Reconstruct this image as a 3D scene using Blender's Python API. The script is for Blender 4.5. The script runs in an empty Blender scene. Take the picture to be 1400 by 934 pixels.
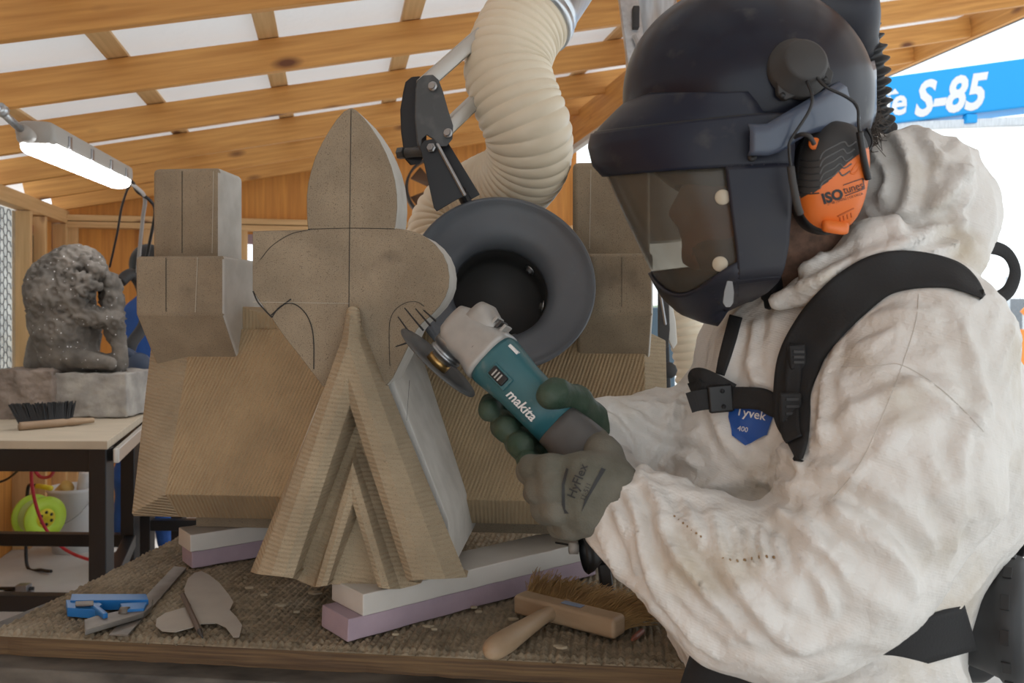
import bpy, bmesh, math, random
import numpy as np
import openvdb
from mathutils import Vector, Matrix, Quaternion
from mathutils.bvhtree import BVHTree
random.seed(7)
sc = bpy.context.scene
C = sc.collection
PI = math.pi
F, CX, HY, CZ = 1170.0, 700.0, 432.0, 1.42

def P(px, py, Y):
    return Vector(((px-CX)*Y/F, Y, CZ-(py-HY)*Y/F))

def R(rpx, Y):
    return rpx*Y/F

# ------------------------------------------------------------ materials
def mat(name, col, rough=0.6, metal=0.0, col2=None, nscale=8.0, ndet=6.0, stretch=(1, 1, 1), lo=0.35, hi=0.65,
        bump=0.0, bscale=None, bstretch=None, bdist=0.01, speck=None, wave=None, spec=0.5, trans=0.0, emit=None, coat=0.0,
        alpha=None, voro=None, crumple=None, rand=False, knots=False, dust=None):
    m = bpy.data.materials.new(name); m.use_nodes = True
    nt = m.node_tree; N = nt.nodes; L = nt.links
    b = N['Principled BSDF']
    b.inputs['Roughness'].default_value = rough
    b.inputs['Metallic'].default_value = metal
    b.inputs['Specular IOR Level'].default_value = spec
    b.inputs['Coat Weight'].default_value = coat
    tc = N.new('ShaderNodeTexCoord')
    coord = tc.outputs['Object']
    if rand:
        oi = N.new('ShaderNodeObjectInfo')
        ad = N.new('ShaderNodeVectorMath'); ad.operation = 'MULTIPLY_ADD'
        cb = N.new('ShaderNodeCombineXYZ')
        for i in range(3): L.new(oi.outputs['Random'], cb.inputs[i])
        ad.inputs[1].default_value = (31, 17, 23)
        L.new(cb.outputs[0], ad.inputs[0]); L.new(coord, ad.inputs[2]); coord = ad.outputs[0]
    def mapped(st):
        mp = N.new('ShaderNodeMapping'); mp.inputs['Scale'].default_value = st
        L.new(coord, mp.inputs['Vector']); return mp.outputs[0]
    def noise(vec, scale, det=6.0):
        n = N.new('ShaderNodeTexNoise'); n.inputs['Scale'].default_value = scale; n.inputs['Detail'].default_value = det
        L.new(vec, n.inputs['Vector']); return n.outputs['Fac']
    def ramp(f, a, c):
        r = N.new('ShaderNodeMapRange'); r.inputs['From Min'].default_value = a; r.inputs['From Max'].default_value = c
        L.new(f, r.inputs['Value']); return r.outputs[0]
    def mix(f, a, c):
        x = N.new('ShaderNodeMix'); x.data_type = 'RGBA'
        if isinstance(f, float): x.inputs['Factor'].default_value = f
        else: L.new(f, x.inputs['Factor'])
        for k, v in ((6, a), (7, c)):
            if isinstance(v, (tuple, list)): x.inputs[k].default_value = (*v[:3], 1)
            else: L.new(v, x.inputs[k])
        return x.outputs[2]
    cur = col
    if col2 is not None:
        cur = mix(ramp(noise(mapped(stretch), nscale, ndet), lo, hi), col, col2)
    if knots:
        v = N.new('ShaderNodeTexVoronoi'); v.inputs['Scale'].default_value = 1.0
        L.new(mapped((2.2, 5.5, 5.5)), v.inputs['Vector'])
        cur = mix(ramp(v.outputs['Distance'], 0.17, 0.06), cur, (0.16, 0.055, 0.02))
    if speck:
        sc_, amt, c2 = speck
        cur = mix(ramp(noise(mapped((1, 1, 1)), sc_, 2.0), 0.72-amt, 0.72), cur, c2)
    if dust:
        dsc, c2, a_, c_ = dust
        cur = mix(ramp(noise(mapped((1, 1, 1)), dsc, 8.0), a_, c_), cur, c2)
    if voro:
        vs, rad, c2 = voro
        v = N.new('ShaderNodeTexVoronoi'); v.inputs['Scale'].default_value = vs
        L.new(coord, v.inputs['Vector'])
        cur = mix(ramp(v.outputs['Distance'], rad*1.4, rad), cur, c2)
    if isinstance(cur, (tuple, list)): b.inputs['Base Color'].default_value = (*cur[:3], 1)
    else: L.new(cur, b.inputs['Base Color'])
    h = None
    if bump:
        h = noise(mapped(bstretch or (1, 1, 1)), bscale or 60, 5.0)
    if crumple:
        csc, cst, camt = crumple
        nzv = N.new('ShaderNodeTexNoise'); nzv.inputs['Scale'].default_value = csc*.6; nzv.inputs['Detail'].default_value = 3
        cm = mapped(cst); L.new(cm, nzv.inputs['Vector'])
        av = N.new('ShaderNodeVectorMath'); av.operation = 'MULTIPLY_ADD'; av.inputs[1].default_value = (.16, .16, .16)
        L.new(nzv.outputs['Color'], av.inputs[0]); L.new(cm, av.inputs[2])
        vo = N.new('ShaderNodeTexVoronoi'); vo.feature = 'DISTANCE_TO_EDGE'; vo.inputs['Scale'].default_value = csc
        L.new(av.outputs[0], vo.inputs['Vector'])
        mr = N.new('ShaderNodeMapRange'); mr.interpolation_type = 'SMOOTHSTEP'; mr.inputs['From Min'].default_value = 0; mr.inputs['From Max'].default_value = .22
        mr.inputs['To Min'].default_value = camt; mr.inputs['To Max'].default_value = 0
        L.new(vo.outputs['Distance'], mr.inputs['Value'])
        if h is None: h = mr.outputs[0]
        else:
            ad2 = N.new('ShaderNodeMath'); ad2.operation = 'ADD'; L.new(h, ad2.inputs[0]); L.new(mr.outputs[0], ad2.inputs[1]); h = ad2.outputs[0]
    if wave:
        # (direction vector in object space, lines per metre, distortion, strength)
        d, freq, dis, ws = wave
        dp = N.new('ShaderNodeVectorMath'); dp.operation = 'DOT_PRODUCT'; dp.inputs[1].default_value = d
        L.new(coord, dp.inputs[0])
        nz = noise(mapped((1, 1, 1)), 22, 2.0)
        ma = N.new('ShaderNodeMath'); ma.operation = 'MULTIPLY_ADD'; ma.inputs[1].default_value = dis
        L.new(nz, ma.inputs[0]); L.new(dp.outputs['Value'], ma.inputs[2])
        mm = N.new('ShaderNodeMath'); mm.operation = 'MULTIPLY'; mm.inputs[1].default_value = freq*2*PI
        L.new(ma.outputs[0], mm.inputs[0])
        sn = N.new('ShaderNodeMath'); sn.operation = 'SINE'; L.new(mm.outputs[0], sn.inputs[0])
        nz2 = noise(mapped((1, 1, 1)), 45, 2.0)
        am = N.new('ShaderNodeMath'); am.operation = 'MULTIPLY'; L.new(sn.outputs[0], am.inputs[0]); L.new(nz2, am.inputs[1])
        m2 = N.new('ShaderNodeMath'); m2.operation = 'MULTIPLY_ADD'; m2.inputs[1].default_value = ws
        L.new(am.outputs[0], m2.inputs[0])
        if h is not None: L.new(h, m2.inputs[2])
        else: m2.inputs[2].default_value = 0
        h = m2.outputs[0]
    if h is not None:
        bp = N.new('ShaderNodeBump'); bp.inputs['Strength'].default_value = max(bump, 0.6 if wave and not crumple else 0)
        bp.inputs['Distance'].default_value = bdist
        L.new(h, bp.inputs['Height']); L.new(bp.outputs[0], b.inputs['Normal'])
    if trans:
        b.inputs['Transmission Weight'].default_value = trans
    if emit:
        b.inputs['Emission Color'].default_value = (*emit[0], 1); b.inputs['Emission Strength'].default_value = emit[1]
    if alpha is not None:
        b.inputs['Alpha'].default_value = alpha
    return m

STONE = (0.30, 0.225, 0.135); STONE2 = (0.235, 0.175, 0.105)
m_sawn = mat('sawn sandstone', (0.345, 0.275, 0.19), 0.9, col2=(0.26, 0.207, 0.143), nscale=14, speck=(900, 0.16, (0.09, 0.07, 0.05)), bump=0.35, bscale=700, bdist=0.0008, dust=(11, (0.12, 0.09, 0.065), 0.60, 0.80))
m_sawn_lit = mat('sawn sandstone lit side', (0.60, 0.58, 0.54), 0.9, col2=(0.50, 0.48, 0.44), nscale=20, bump=0.3, bscale=600, bdist=0.0008)  # same sawn stone made paler: daylight from the right put into its colour
m_tool_v = mat('tooled sandstone upright lines', (0.47, 0.345, 0.20), 0.92, col2=(0.38, 0.28, 0.165), nscale=9, speck=(800, 0.12, (0.19, 0.14, 0.08)), bump=0.4, bscale=500, bdist=0.0022, wave=((1, 0, -0.38), 150, 0.004, 1.4))
m_tool_v2 = mat('tooled sandstone panel', (0.45, 0.335, 0.20), 0.92, col2=(0.36, 0.27, 0.165), nscale=9, bump=0.4, bscale=500, bdist=0.0022, wave=((1, 0, 0.0), 145, 0.003, 1.4))
m_tool_h = mat('tooled sandstone level lines', (0.45, 0.355, 0.235), 0.92, col2=(0.35, 0.275, 0.18), nscale=9, speck=(800, 0.12, (0.18, 0.14, 0.09)), bump=0.4, bscale=500, bdist=0.0030, wave=((0.12, 0, 1), 150, 0.0045, 1.1))
m_wood = mat('pine lumber', (0.74, 0.38, 0.11), 0.6, col2=(0.52, 0.23, 0.055), nscale=3.2, stretch=(0.8, 16, 16), lo=0.3, hi=0.75, bump=0.15, bscale=40, bstretch=(1, 10, 10), bdist=0.002, rand=True, knots=True)
m_wood_pale = mat('pale pine lumber', (0.72, 0.47, 0.23), 0.6, col2=(0.55, 0.33, 0.14), nscale=3.0, stretch=(0.8, 16, 16), lo=0.3, hi=0.75, rand=True, knots=True)
m_wood_board = mat('pine boards', (0.72, 0.33, 0.07), 0.6, col2=(0.52, 0.21, 0.045), nscale=3.0, stretch=(14, 14, 0.8), lo=0.3, hi=0.75, rand=True)
m_membrane = mat('white roof membrane', (0.82, 0.83, 0.84), 0.6, bump=0.25, bscale=9, bdist=0.03)
m_conc = mat('pale concrete', (0.62, 0.62, 0.61), 0.9, col2=(0.5, 0.5, 0.49), nscale=3, bump=0.2, bscale=80, bdist=0.004)
m_ply = mat('plywood', (0.52, 0.44, 0.33), 0.7, col2=(0.44, 0.37, 0.28), nscale=4, stretch=(1, 10, 1))
m_plyedge = mat('plywood edge', (0.20, 0.125, 0.06), 0.85, col2=(0.10, 0.06, 0.035), nscale=10, stretch=(0.5, 1, 22), bump=0.4, bscale=20, bstretch=(1, 1, 12), bdist=0.003)
m_black = mat('black plastic', (0.012, 0.012, 0.013), 0.45)
m_blackmat = mat('dusty black plastic', (0.022, 0.022, 0.024), 0.6, col2=(0.045, 0.042, 0.04), nscale=7)
m_rubber = mat('black rubber', (0.025, 0.026, 0.028), 0.55)
m_steelblk = mat('black painted steel', (0.012, 0.012, 0.014), 0.4, metal=0.2)
m_steel = mat('steel', (0.42, 0.43, 0.44), 0.38, metal=0.9, col2=(0.33, 0.33, 0.34), nscale=20)
m_galv = mat('galvanised steel', (0.62, 0.65, 0.68), 0.3, metal=0.85, col2=(0.5, 0.53, 0.56), nscale=18, stretch=(4, 4, .5))
m_alu = mat('painted aluminium bar', (0.52, 0.50, 0.46), 0.35, metal=0.5)
m_brass = mat('brass', (0.55, 0.33, 0.12), 0.35, metal=0.9)
m_hose = mat('ivory ribbed hose', (0.82, 0.73, 0.57), 0.45, col2=(0.72, 0.63, 0.48), nscale=8, coat=0.1)
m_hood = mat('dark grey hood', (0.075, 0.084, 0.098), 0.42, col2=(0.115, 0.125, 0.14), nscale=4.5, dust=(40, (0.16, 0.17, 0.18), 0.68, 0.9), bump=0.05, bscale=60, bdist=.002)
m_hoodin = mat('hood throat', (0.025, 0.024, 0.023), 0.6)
m_pink = mat('pink foam board', (0.42, 0.32, 0.375), 0.8, col2=(0.34, 0.26, 0.31), nscale=12, bump=0.3, bscale=120, bdist=0.002)
m_white = mat('white foam block', (0.60, 0.57, 0.53), 0.75, col2=(0.52, 0.49, 0.45), nscale=9)
m_suit = mat('white coverall fabric', (0.76, 0.735, 0.70), 0.55, col2=(0.69, 0.66, 0.615), nscale=5, bump=0.6, bscale=30, crumple=(9, (1, 1, .7), .4), bdist=0.014, wave=((0.35, 0, 1), 330, 0.002, 0.012), dust=(9, (0.50, 0.42, 0.31), 0.56, 0.80))
m_navy = mat('navy helmet shell', (0.007, 0.009, 0.020), 0.32, col2=(0.022, 0.022, 0.028), nscale=5, lo=.4, hi=.7, coat=0.05, spec=.3, dust=(26, (0.075, 0.068, 0.062), 0.62, 0.85))
m_navy2 = mat('navy face frame', (0.009, 0.012, 0.026), 0.42, spec=.3, col2=(0.028, 0.028, 0.034), nscale=7, dust=(30, (0.07, 0.065, 0.06), 0.6, 0.9))
m_seal = mat('dark face seal cloth', (0.008, 0.008, 0.010), 0.85)
m_orange = mat('orange plastic', (0.72, 0.16, 0.022), 0.42)
m_skin = mat('skin', (0.36, 0.17, 0.11), 0.5, col2=(0.30, 0.13, 0.085), nscale=20)
m_beard = mat('short beard', (0.11, 0.065, 0.045), 0.8, col2=(0.2, 0.11, 0.075), nscale=90)
m_strap = mat('black webbing', (0.014, 0.014, 0.015), 0.75, bump=0.5, bscale=350, bdist=0.001)
m_blue = mat('blue label', (0.012, 0.085, 0.36), 0.45)
m_whitep = mat('white print', (0.75, 0.75, 0.75), 0.6)
m_greyp = mat('dark print', (0.03, 0.03, 0.03), 0.7)
m_teal = mat('teal plastic', (0.018, 0.105, 0.13), 0.36, col2=(0.045, 0.14, 0.155), nscale=9, dust=(60, (0.16, 0.2, 0.2), 0.6, 0.9))
m_gear = mat('cast aluminium', (0.42, 0.40, 0.375), 0.45, metal=0.35, col2=(0.34, 0.33, 0.31), nscale=30)
m_gtail = mat('grey rubber grip', (0.07, 0.068, 0.066), 0.55, col2=(0.10, 0.098, 0.095), nscale=9)
m_glove_g = mat('dark green glove coating', (0.020, 0.052, 0.030), 0.6, col2=(0.05, 0.075, 0.05), nscale=30, bump=0.4, bscale=260, bdist=0.002)
m_glove_n = mat('grey knit glove', (0.165, 0.155, 0.125), 0.85, col2=(0.11, 0.105, 0.08), nscale=22, bump=0.5, bscale=420, bdist=0.002)
m_bristle = mat('tan bristles', (0.50, 0.31, 0.12), 0.7, col2=(0.32, 0.18, 0.07), nscale=30)
m_bristleb = mat('black bristles', (0.01, 0.01, 0.011), 0.6)
m_handle = mat('worn wooden handle', (0.42, 0.30, 0.19), 0.55, col2=(0.30, 0.20, 0.12), nscale=6, stretch=(1, 1, 6))
m_bluep = mat('blue plastic', (0.015, 0.16, 0.45), 0.4)
m_dsteel = mat('dusty steel', (0.25, 0.23, 0.205), 0.5, metal=.55, col2=(0.17, 0.155, 0.14), nscale=25)
m_paper = mat('thin template film', (0.55, 0.51, 0.45), 0.4, col2=(0.46, 0.42, 0.37), nscale=12, alpha=0.72)
m_lime = mat('lime plastic', (0.55, 0.78, 0.06), 0.4)
m_red = mat('red hose rubber', (0.55, 0.03, 0.05), 0.45)
m_bucket = mat('white bucket plastic', (0.74, 0.74, 0.73), 0.4)
m_lion = mat('weathered grey stone', (0.085, 0.075, 0.065), 0.85, col2=(0.20, 0.175, 0.15), nscale=9, bump=0.5, bscale=60, bdist=0.006, voro=(42, 0.085, (0.8, 0.8, 0.8)))
m_lionb = mat('rough base stone', (0.30, 0.24, 0.20), 0.9, col2=(0.19, 0.15, 0.125), nscale=12, bump=0.8, bscale=40, bdist=0.01)
m_lionb2 = mat('pale base stone', (0.42, 0.39, 0.35), 0.9, col2=(0.26, 0.24, 0.22), nscale=12, bump=0.6, bscale=30, bdist=0.008)
m_cover_b = mat('blue work clothes', (0.018, 0.085, 0.33), 0.7, bump=0.3, bscale=20, bdist=0.02)
m_boom = mat('sky blue paint', (0.0, 0.33, 0.78), 0.4)
m_darkbench = mat('dusty dark steel bench', (0.03, 0.028, 0.026), 0.6, col2=(0.15, 0.135, 0.115), nscale=9, stretch=(1, 2, 2), bump=0.2, bscale=60, bdist=0.002)
m_pencil = mat('pencil line', (0.03, 0.028, 0.025), 0.8)
m_led = mat('led diffuser', (0.9, 0.9, 0.9), 0.4, emit=((1.0, 1.0, 1.0), 9.0))
m_greycase = mat('grey lamp housing', (0.42, 0.40, 0.37), 0.5)
m_carpet = mat('dusty brown carpet', (0.29, 0.23, 0.155), 0.95, col2=(0.17, 0.135, 0.09), nscale=55, dust=(7, (0.40, 0.34, 0.25), 0.5, 0.75), bump=0.6, bscale=500, bdist=0.003)
m_fenceg = mat('fence grey', (0.25, 0.27, 0.29), 0.6)
m_signor = mat('orange sign', (0.95, 0.30, 0.05), 0.5)

# clear shield: thin glass-like mix
def glassy(name, op, col, rough=0.08):
    m = bpy.data.materials.new(name); m.use_nodes = True
    nt = m.node_tree; N = nt.nodes; L = nt.links
    b = N['Principled BSDF']; b.inputs['Base Color'].default_value = (*col, 1); b.inputs['Roughness'].default_value = rough
    t = N.new('ShaderNodeBsdfTransparent'); t.inputs[0].default_value = (0.80, 0.78, 0.74, 1)
    mx = N.new('ShaderNodeMixShader')
    tc = N.new('ShaderNodeTexCoord'); n = N.new('ShaderNodeTexNoise'); n.inputs['Scale'].default_value = 12; n.inputs['Detail'].default_value = 4
    L.new(tc.outputs['Object'], n.inputs['Vector'])
    r = N.new('ShaderNodeMapRange'); r.inputs['From Min'].default_value = 0.4; r.inputs['From Max'].default_value = 0.75
    r.inputs['To Min'].default_value = op; r.inputs['To Max'].default_value = op+0.22
    L.new(n.outputs['Fac'], r.inputs['Value']); L.new(r.outputs[0], mx.inputs[0])
    L.new(t.outputs[0], mx.inputs[1]); L.new(b.outputs[0], mx.inputs[2]); L.new(mx.outputs[0], N['Material Output'].inputs[0])
    return m
m_shield = glassy('dusty clear face shield', 0.24, (0.17, 0.155, 0.13), 0.2)
m_wireglass = glassy('wire glass', 0.25, (0.30, 0.36, 0.42))

# ------------------------------------------------------------ mesh helpers
def wm(o):
    if o.parent is None: return o.matrix_basis.copy()
    return wm(o.parent) @ o.matrix_parent_inverse @ o.matrix_basis
def setpar(o, parent):
    o.parent = parent; o.matrix_parent_inverse = wm(parent).inverted()

def link(name, me, m=None, parent=None, smooth=True):
    o = bpy.data.objects.new(name, me); C.objects.link(o)
    if m is not None and not me.materials: me.materials.append(m)
    if smooth:
        me.polygons.foreach_set('use_smooth', [True]*len(me.polygons))
    if parent is not None: setpar(o, parent)
    return o

def from_np(name, V, Fc, m, parent=None, smooth=True):
    me = bpy.data.meshes.new(name)
    me.from_pydata([tuple(v) for v in V], [], [tuple(f) for f in Fc]); me.update()
    return link(name, me, m, parent, smooth)

def bmobj(name, bm, m, parent=None, smooth=False, bevel=0.0, seg=2):
    bmesh.ops.recalc_face_normals(bm, faces=bm.faces)
    me = bpy.data.meshes.new(name); bm.to_mesh(me); bm.free()
    o = link(name, me, m, parent, smooth)
    if bevel:
        md = o.modifiers.new('bevel', 'BEVEL'); md.width = bevel; md.segments = seg; md.limit_method = 'ANGLE'; md.angle_limit = 0.6
        me.polygons.foreach_set('use_smooth', [True]*len(me.polygons))
        w = o.modifiers.new('wn', 'WEIGHTED_NORMAL'); w.keep_sharp = True
    return o

def tag(o, label=None, cat=None, group=None, kind=None):
    if label: o['label'] = label
    if cat: o['category'] = cat
    if group: o['group'] = group
    if kind: o['kind'] = kind
    return o

def empty(name, loc, label, cat, group=None):
    o = bpy.data.objects.new(name, None); C.objects.link(o); o.location = loc; o.empty_display_size = .05
    tag(o, label, cat, group)
    return o

def add_prism(bm, pts, vec):
    a = [bm.verts.new(p) for p in pts]; b = [bm.verts.new(Vector(p)+Vector(vec)) for p in pts]
    n = len(pts)
    bm.faces.new(a); bm.faces.new(b[::-1])
    for i in range(n):
        bm.faces.new((a[i], a[(i+1) % n], b[(i+1) % n], b[i]))

def add_box(bm, c, s, M3=None):
    """box centre c, full sizes s, optional 3x3 orientation"""
    M3 = M3 or Matrix.Identity(3)
    vs = []
    for dx in (-.5, .5):
        for dy in (-.5, .5):
            for dz in (-.5, .5):
                vs.append(bm.verts.new(Vector(c)+M3 @ Vector((dx*s[0], dy*s[1], dz*s[2]))))
    for f in ((0, 1, 3, 2), (4, 6, 7, 5), (0, 4, 5, 1), (2, 3, 7, 6), (0, 2, 6, 4), (1, 5, 7, 3)):
        bm.faces.new([vs[i] for i in f])

def frame(a, hint=Vector((0, 0, 1))):
    a = Vector(a).normalized()
    if abs(a.dot(hint)) > 0.97: hint = Vector((0, 1, 0))
    b = hint.cross(a).normalized(); c = a.cross(b)
    return a, b, c

def add_cyl(bm, p0, p1, r0, r1=None, n=24, caps=True):
    r1 = r0 if r1 is None else r1
    p0 = Vector(p0); p1 = Vector(p1)
    a, b, c = frame(p1-p0)
    A = [bm.verts.new(p0+(b*math.cos(t)+c*math.sin(t))*r0) for t in [2*PI*i/n for i in range(n)]]
    B = [bm.verts.new(p1+(b*math.cos(t)+c*math.sin(t))*r1) for t in [2*PI*i/n for i in range(n)]]
    for i in range(n): bm.faces.new((A[i], A[(i+1) % n], B[(i+1) % n], B[i]))
    if caps: bm.faces.new(A[::-1]); bm.faces.new(B)

def smooth_path(pts, n, closed=False):
    """Catmull-Rom through pts (tuples of any length) -> n samples"""
    A = np.array(pts, float); k = len(A); out = []
    for i in range(n):
        s = i/(n-1)*(k-1); j = min(int(s), k-2); t = s-j
        p0 = A[max(j-1, 0)]; p1 = A[j]; p2 = A[j+1]; p3 = A[min(j+2, k-1)]
        out.append(0.5*((2*p1)+(-p0+p2)*t+(2*p0-5*p1+4*p2-p3)*t*t+(-p0+3*p1-3*p2+p3)*t**3))
    return np.array(out)

def tube(name, pts, r, m, parent=None, n=60, seg=16, rfun=None, caps=True, ell=None):
    """pts 3D list; r radius or per-sample rfun(i,s)->radius"""
    Q = smooth_path([tuple(p) for p in pts], n)
    V = []; Fc = []
    prev = None
    L = np.concatenate([[0], np.cumsum(np.linalg.norm(np.diff(Q, axis=0), axis=1))])
    for i in range(n):
        d = Q[min(i+1, n-1)]-Q[max(i-1, 0)]; d = Vector(d).normalized()
        if prev is None: _, b, c = frame(d)
        else:
            b = (prev-d*prev.dot(d)).normalized(); c = d.cross(b)
        prev = b
        rr = r if rfun is None else rfun(L[i], L[i]/L[-1])
        for j in range(seg):
            t = 2*PI*j/seg
            e = (1, 1) if ell is None else ell
            V.append(tuple(Vector(Q[i])+b*math.cos(t)*rr*e[0]+c*math.sin(t)*rr*e[1]))
    for i in range(n-1):
        for j in range(seg):
            Fc.append((i*seg+j, i*seg+(j+1) % seg, (i+1)*seg+(j+1) % seg, (i+1)*seg+j))
    if caps:
        Fc.append(tuple(range(seg))[::-1]); Fc.append(tuple((n-1)*seg+j for j in range(seg)))
    return from_np(name, V, Fc, m, parent)

def lathe(name, origin, axis, prof, m, parent=None, n=64, hint=Vector((0, 0, 1)), caps=False, smooth=True):
    """prof list of (distance along axis, radius)"""
    a, b, c = frame(axis, hint); origin = Vector(origin)
    V = []; Fc = []
    for d, r in prof:
        for j in range(n):
            t = 2*PI*j/n
            V.append(tuple(origin+a*d+(b*math.cos(t)+c*math.sin(t))*r))
    for i in range(len(prof)-1):
        for j in range(n):
            Fc.append((i*n+j, i*n+(j+1) % n, (i+1)*n+(j+1) % n, (i+1)*n+j))
    if caps:
        Fc.append(tuple(range(n))[::-1]); Fc.append(tuple((len(prof)-1)*n+j for j in range(n)))
    o = from_np(name, V, Fc, m, parent, smooth)
    return o

def loft(name, secs, m, parent=None, n=32, e=3.0, caps=True):
    """secs: list of (centre, right, up, rx, ry) -> superellipse sections"""
    V = []; Fc = []
    for (c, rt, up, rx, ry) in secs:
        for j in range(n):
            t = 2*PI*j/n; ct, st = math.cos(t), math.sin(t)
            x = math.copysign(abs(ct)**(2/e), ct)*rx; y = math.copysign(abs(st)**(2/e), st)*ry
            V.append(tuple(Vector(c)+Vector(rt)*x+Vector(up)*y))
    k = len(secs)
    for i in range(k-1):
        for j in range(n): Fc.append((i*n+j, i*n+(j+1) % n, (i+1)*n+(j+1) % n, (i+1)*n+j))
    if caps: Fc.append(tuple(range(n))[::-1]); Fc.append(tuple((k-1)*n+j for j in range(n)))
    o = from_np(name, V, Fc, m, parent)
    bm = bmesh.new(); bm.from_mesh(o.data); bmesh.ops.recalc_face_normals(bm, faces=bm.faces); bm.to_mesh(o.data); bm.free()
    return o

# ------------------------------------------------------------ numpy noise
_rng = np.random.default_rng(3)
_perm = _rng.permutation(256); _perm = np.concatenate([_perm, _perm])
_grad = _rng.normal(size=(256, 3)); _grad /= np.linalg.norm(_grad, axis=1)[:, None]
def pn(p):
    """gradient noise at p (N,3) -> about -0.7..0.7"""
    p = np.asarray(p, float)
    i = np.floor(p).astype(int); f = p-i; u = f*f*f*(f*(f*6-15)+10)
    out = np.zeros(len(p))
    for dx in (0, 1):
        for dy in (0, 1):
            for dz in (0, 1):
                h = _perm[(_perm[(_perm[(i[:, 0]+dx) & 255]+i[:, 1]+dy) & 255]+i[:, 2]+dz) & 255]
                g = _grad[h]
                d = (f[:, 0]-dx)*g[:, 0]+(f[:, 1]-dy)*g[:, 1]+(f[:, 2]-dz)*g[:, 2]
                w = (u[:, 0] if dx else 1-u[:, 0])*(u[:, 1] if dy else 1-u[:, 1])*(u[:, 2] if dz else 1-u[:, 2])
                out += w*d
    return out

# ------------------------------------------------------------ SDF
class SDF:
    def __init__(s, lo, hi, vox):
        s.lo = np.array(lo, np.float32); s.vox = vox
        s.n = np.ceil((np.array(hi)-np.array(lo))/vox).astype(int)+1
        ax = [s.lo[i]+np.arange(s.n[i], dtype=np.float32)*np.float32(vox) for i in range(3)]
        s.X, s.Y, s.Z = np.meshgrid(*ax, indexing='ij', sparse=True)
        s.d = np.full(tuple(s.n), 1.0, np.float32)
    def _merge(s, d, k, op='add'):
        k = np.float32(k)
        if op == 'add':
            if k <= 0: s.d = np.minimum(s.d, d); return
            h = np.clip(0.5+0.5*(s.d-d)/k, 0, 1)
            s.d = (s.d*(1-h)+d*h-k*h*(1-h)).astype(np.float32)
        elif op == 'sub':
            h = np.clip(0.5-0.5*(s.d+d)/k, 0, 1)
            s.d = (s.d*(1-h)+(-d)*h+k*h*(1-h)).astype(np.float32)
        elif op == 'int':
            s.d = np.maximum(s.d, d)
    def cap(s, a, b, ra, rb, k=0.02, op='add'):
        a = np.array(a, np.float32); b = np.array(b, np.float32); ab = b-a; L2 = max(float(ab@ab), 1e-9)
        t = np.clip(((s.X-a[0])*ab[0]+(s.Y-a[1])*ab[1]+(s.Z-a[2])*ab[2])/L2, 0, 1).astype(np.float32)
        d = np.sqrt((s.X-a[0]-t*ab[0])**2+(s.Y-a[1]-t*ab[1])**2+(s.Z-a[2]-t*ab[2])**2)-(ra+(rb-ra)*t)
        s._merge(d.astype(np.float32), k, op)
    def ell(s, c, r, k=0.02, rot=None, op='add'):
        M = np.array(rot if rot is not None else Matrix.Identity(3), np.float32).T
        dx, dy, dz = s.X-c[0], s.Y-c[1], s.Z-c[2]
        q = [M[i, 0]*dx+M[i, 1]*dy+M[i, 2]*dz for i in range(3)]
        k0 = np.sqrt((q[0]/r[0])**2+(q[1]/r[1])**2+(q[2]/r[2])**2)
        k1 = np.sqrt((q[0]/r[0]**2)**2+(q[1]/r[1]**2)**2+(q[2]/r[2]**2)**2)+1e-6
        s._merge((k0*(k0-1)/k1).astype(np.float32), k, op)
    def half(s, p, n, op='int'):
        n = np.array(Vector(n).normalized())
        s._merge(((s.X-p[0])*n[0]+(s.Y-p[1])*n[1]+(s.Z-p[2])*n[2]).astype(np.float32), 0.004, op)
    def mesh(s, name, m, parent=None, disp=None, smooth_iter=0):
        g = openvdb.FloatGrid(background=float(3*s.vox))
        g.copyFromArray(np.ascontiguousarray(np.clip(s.d, -3*s.vox, 3*s.vox)))
        pts, quads = g.convertToQuads(isovalue=0.0)
        V = np.array(pts)*s.vox+s.lo; Q = np.array(quads)
        # orientation check: signed volume
        a, b, c, d = V[Q[:, 0]], V[Q[:, 1]], V[Q[:, 2]], V[Q[:, 3]]
        vol = np.einsum('ij,ij->i', a, np.cross(b, c)).sum()+np.einsum('ij,ij->i', a, np.cross(c, d)).sum()
        if vol < 0: Q = Q[:, ::-1]
        for _ in range(smooth_iter):
            acc = np.zeros_like(V); cnt = np.zeros(len(V))
            for i in range(4):
                u, w = Q[:, i], Q[:, (i+1) % 4]
                np.add.at(acc, u, V[w]); np.add.at(cnt, u, 1); np.add.at(acc, w, V[u]); np.add.at(cnt, w, 1)
            V = 0.5*V+0.5*acc/np.maximum(cnt, 1)[:, None]
        if disp is not None:
            N = normals(V, Q)
            V = V+N*disp(V, N)[:, None]
        o = from_np(name, V, Q, m, parent)
        return o

def normals(V, Q):
    n = np.cross(V[Q[:, 2]]-V[Q[:, 0]], V[Q[:, 3]]-V[Q[:, 1]])
    N = np.zeros_like(V)
    for i in range(4): np.add.at(N, Q[:, i], n)
    return N/np.maximum(np.linalg.norm(N, axis=1), 1e-9)[:, None]

def bvh_of(*objs):
    vs, fs = [], []
    for o in objs:
        k = len(vs)
        vs += [o.matrix_basis @ v.co for v in o.data.vertices]
        fs += [[i+k for i in p.vertices] for p in o.data.polygons]
    return BVHTree.FromPolygons(vs, fs)
CAM = Vector((0, 0, CZ))
def shoot(bvh, px, py):
    d = (P(px, py, 1.0)-CAM).normalized()
    loc, nor, _, _ = bvh.ray_cast(CAM+d*0.3, d)
    return loc, nor

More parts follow.
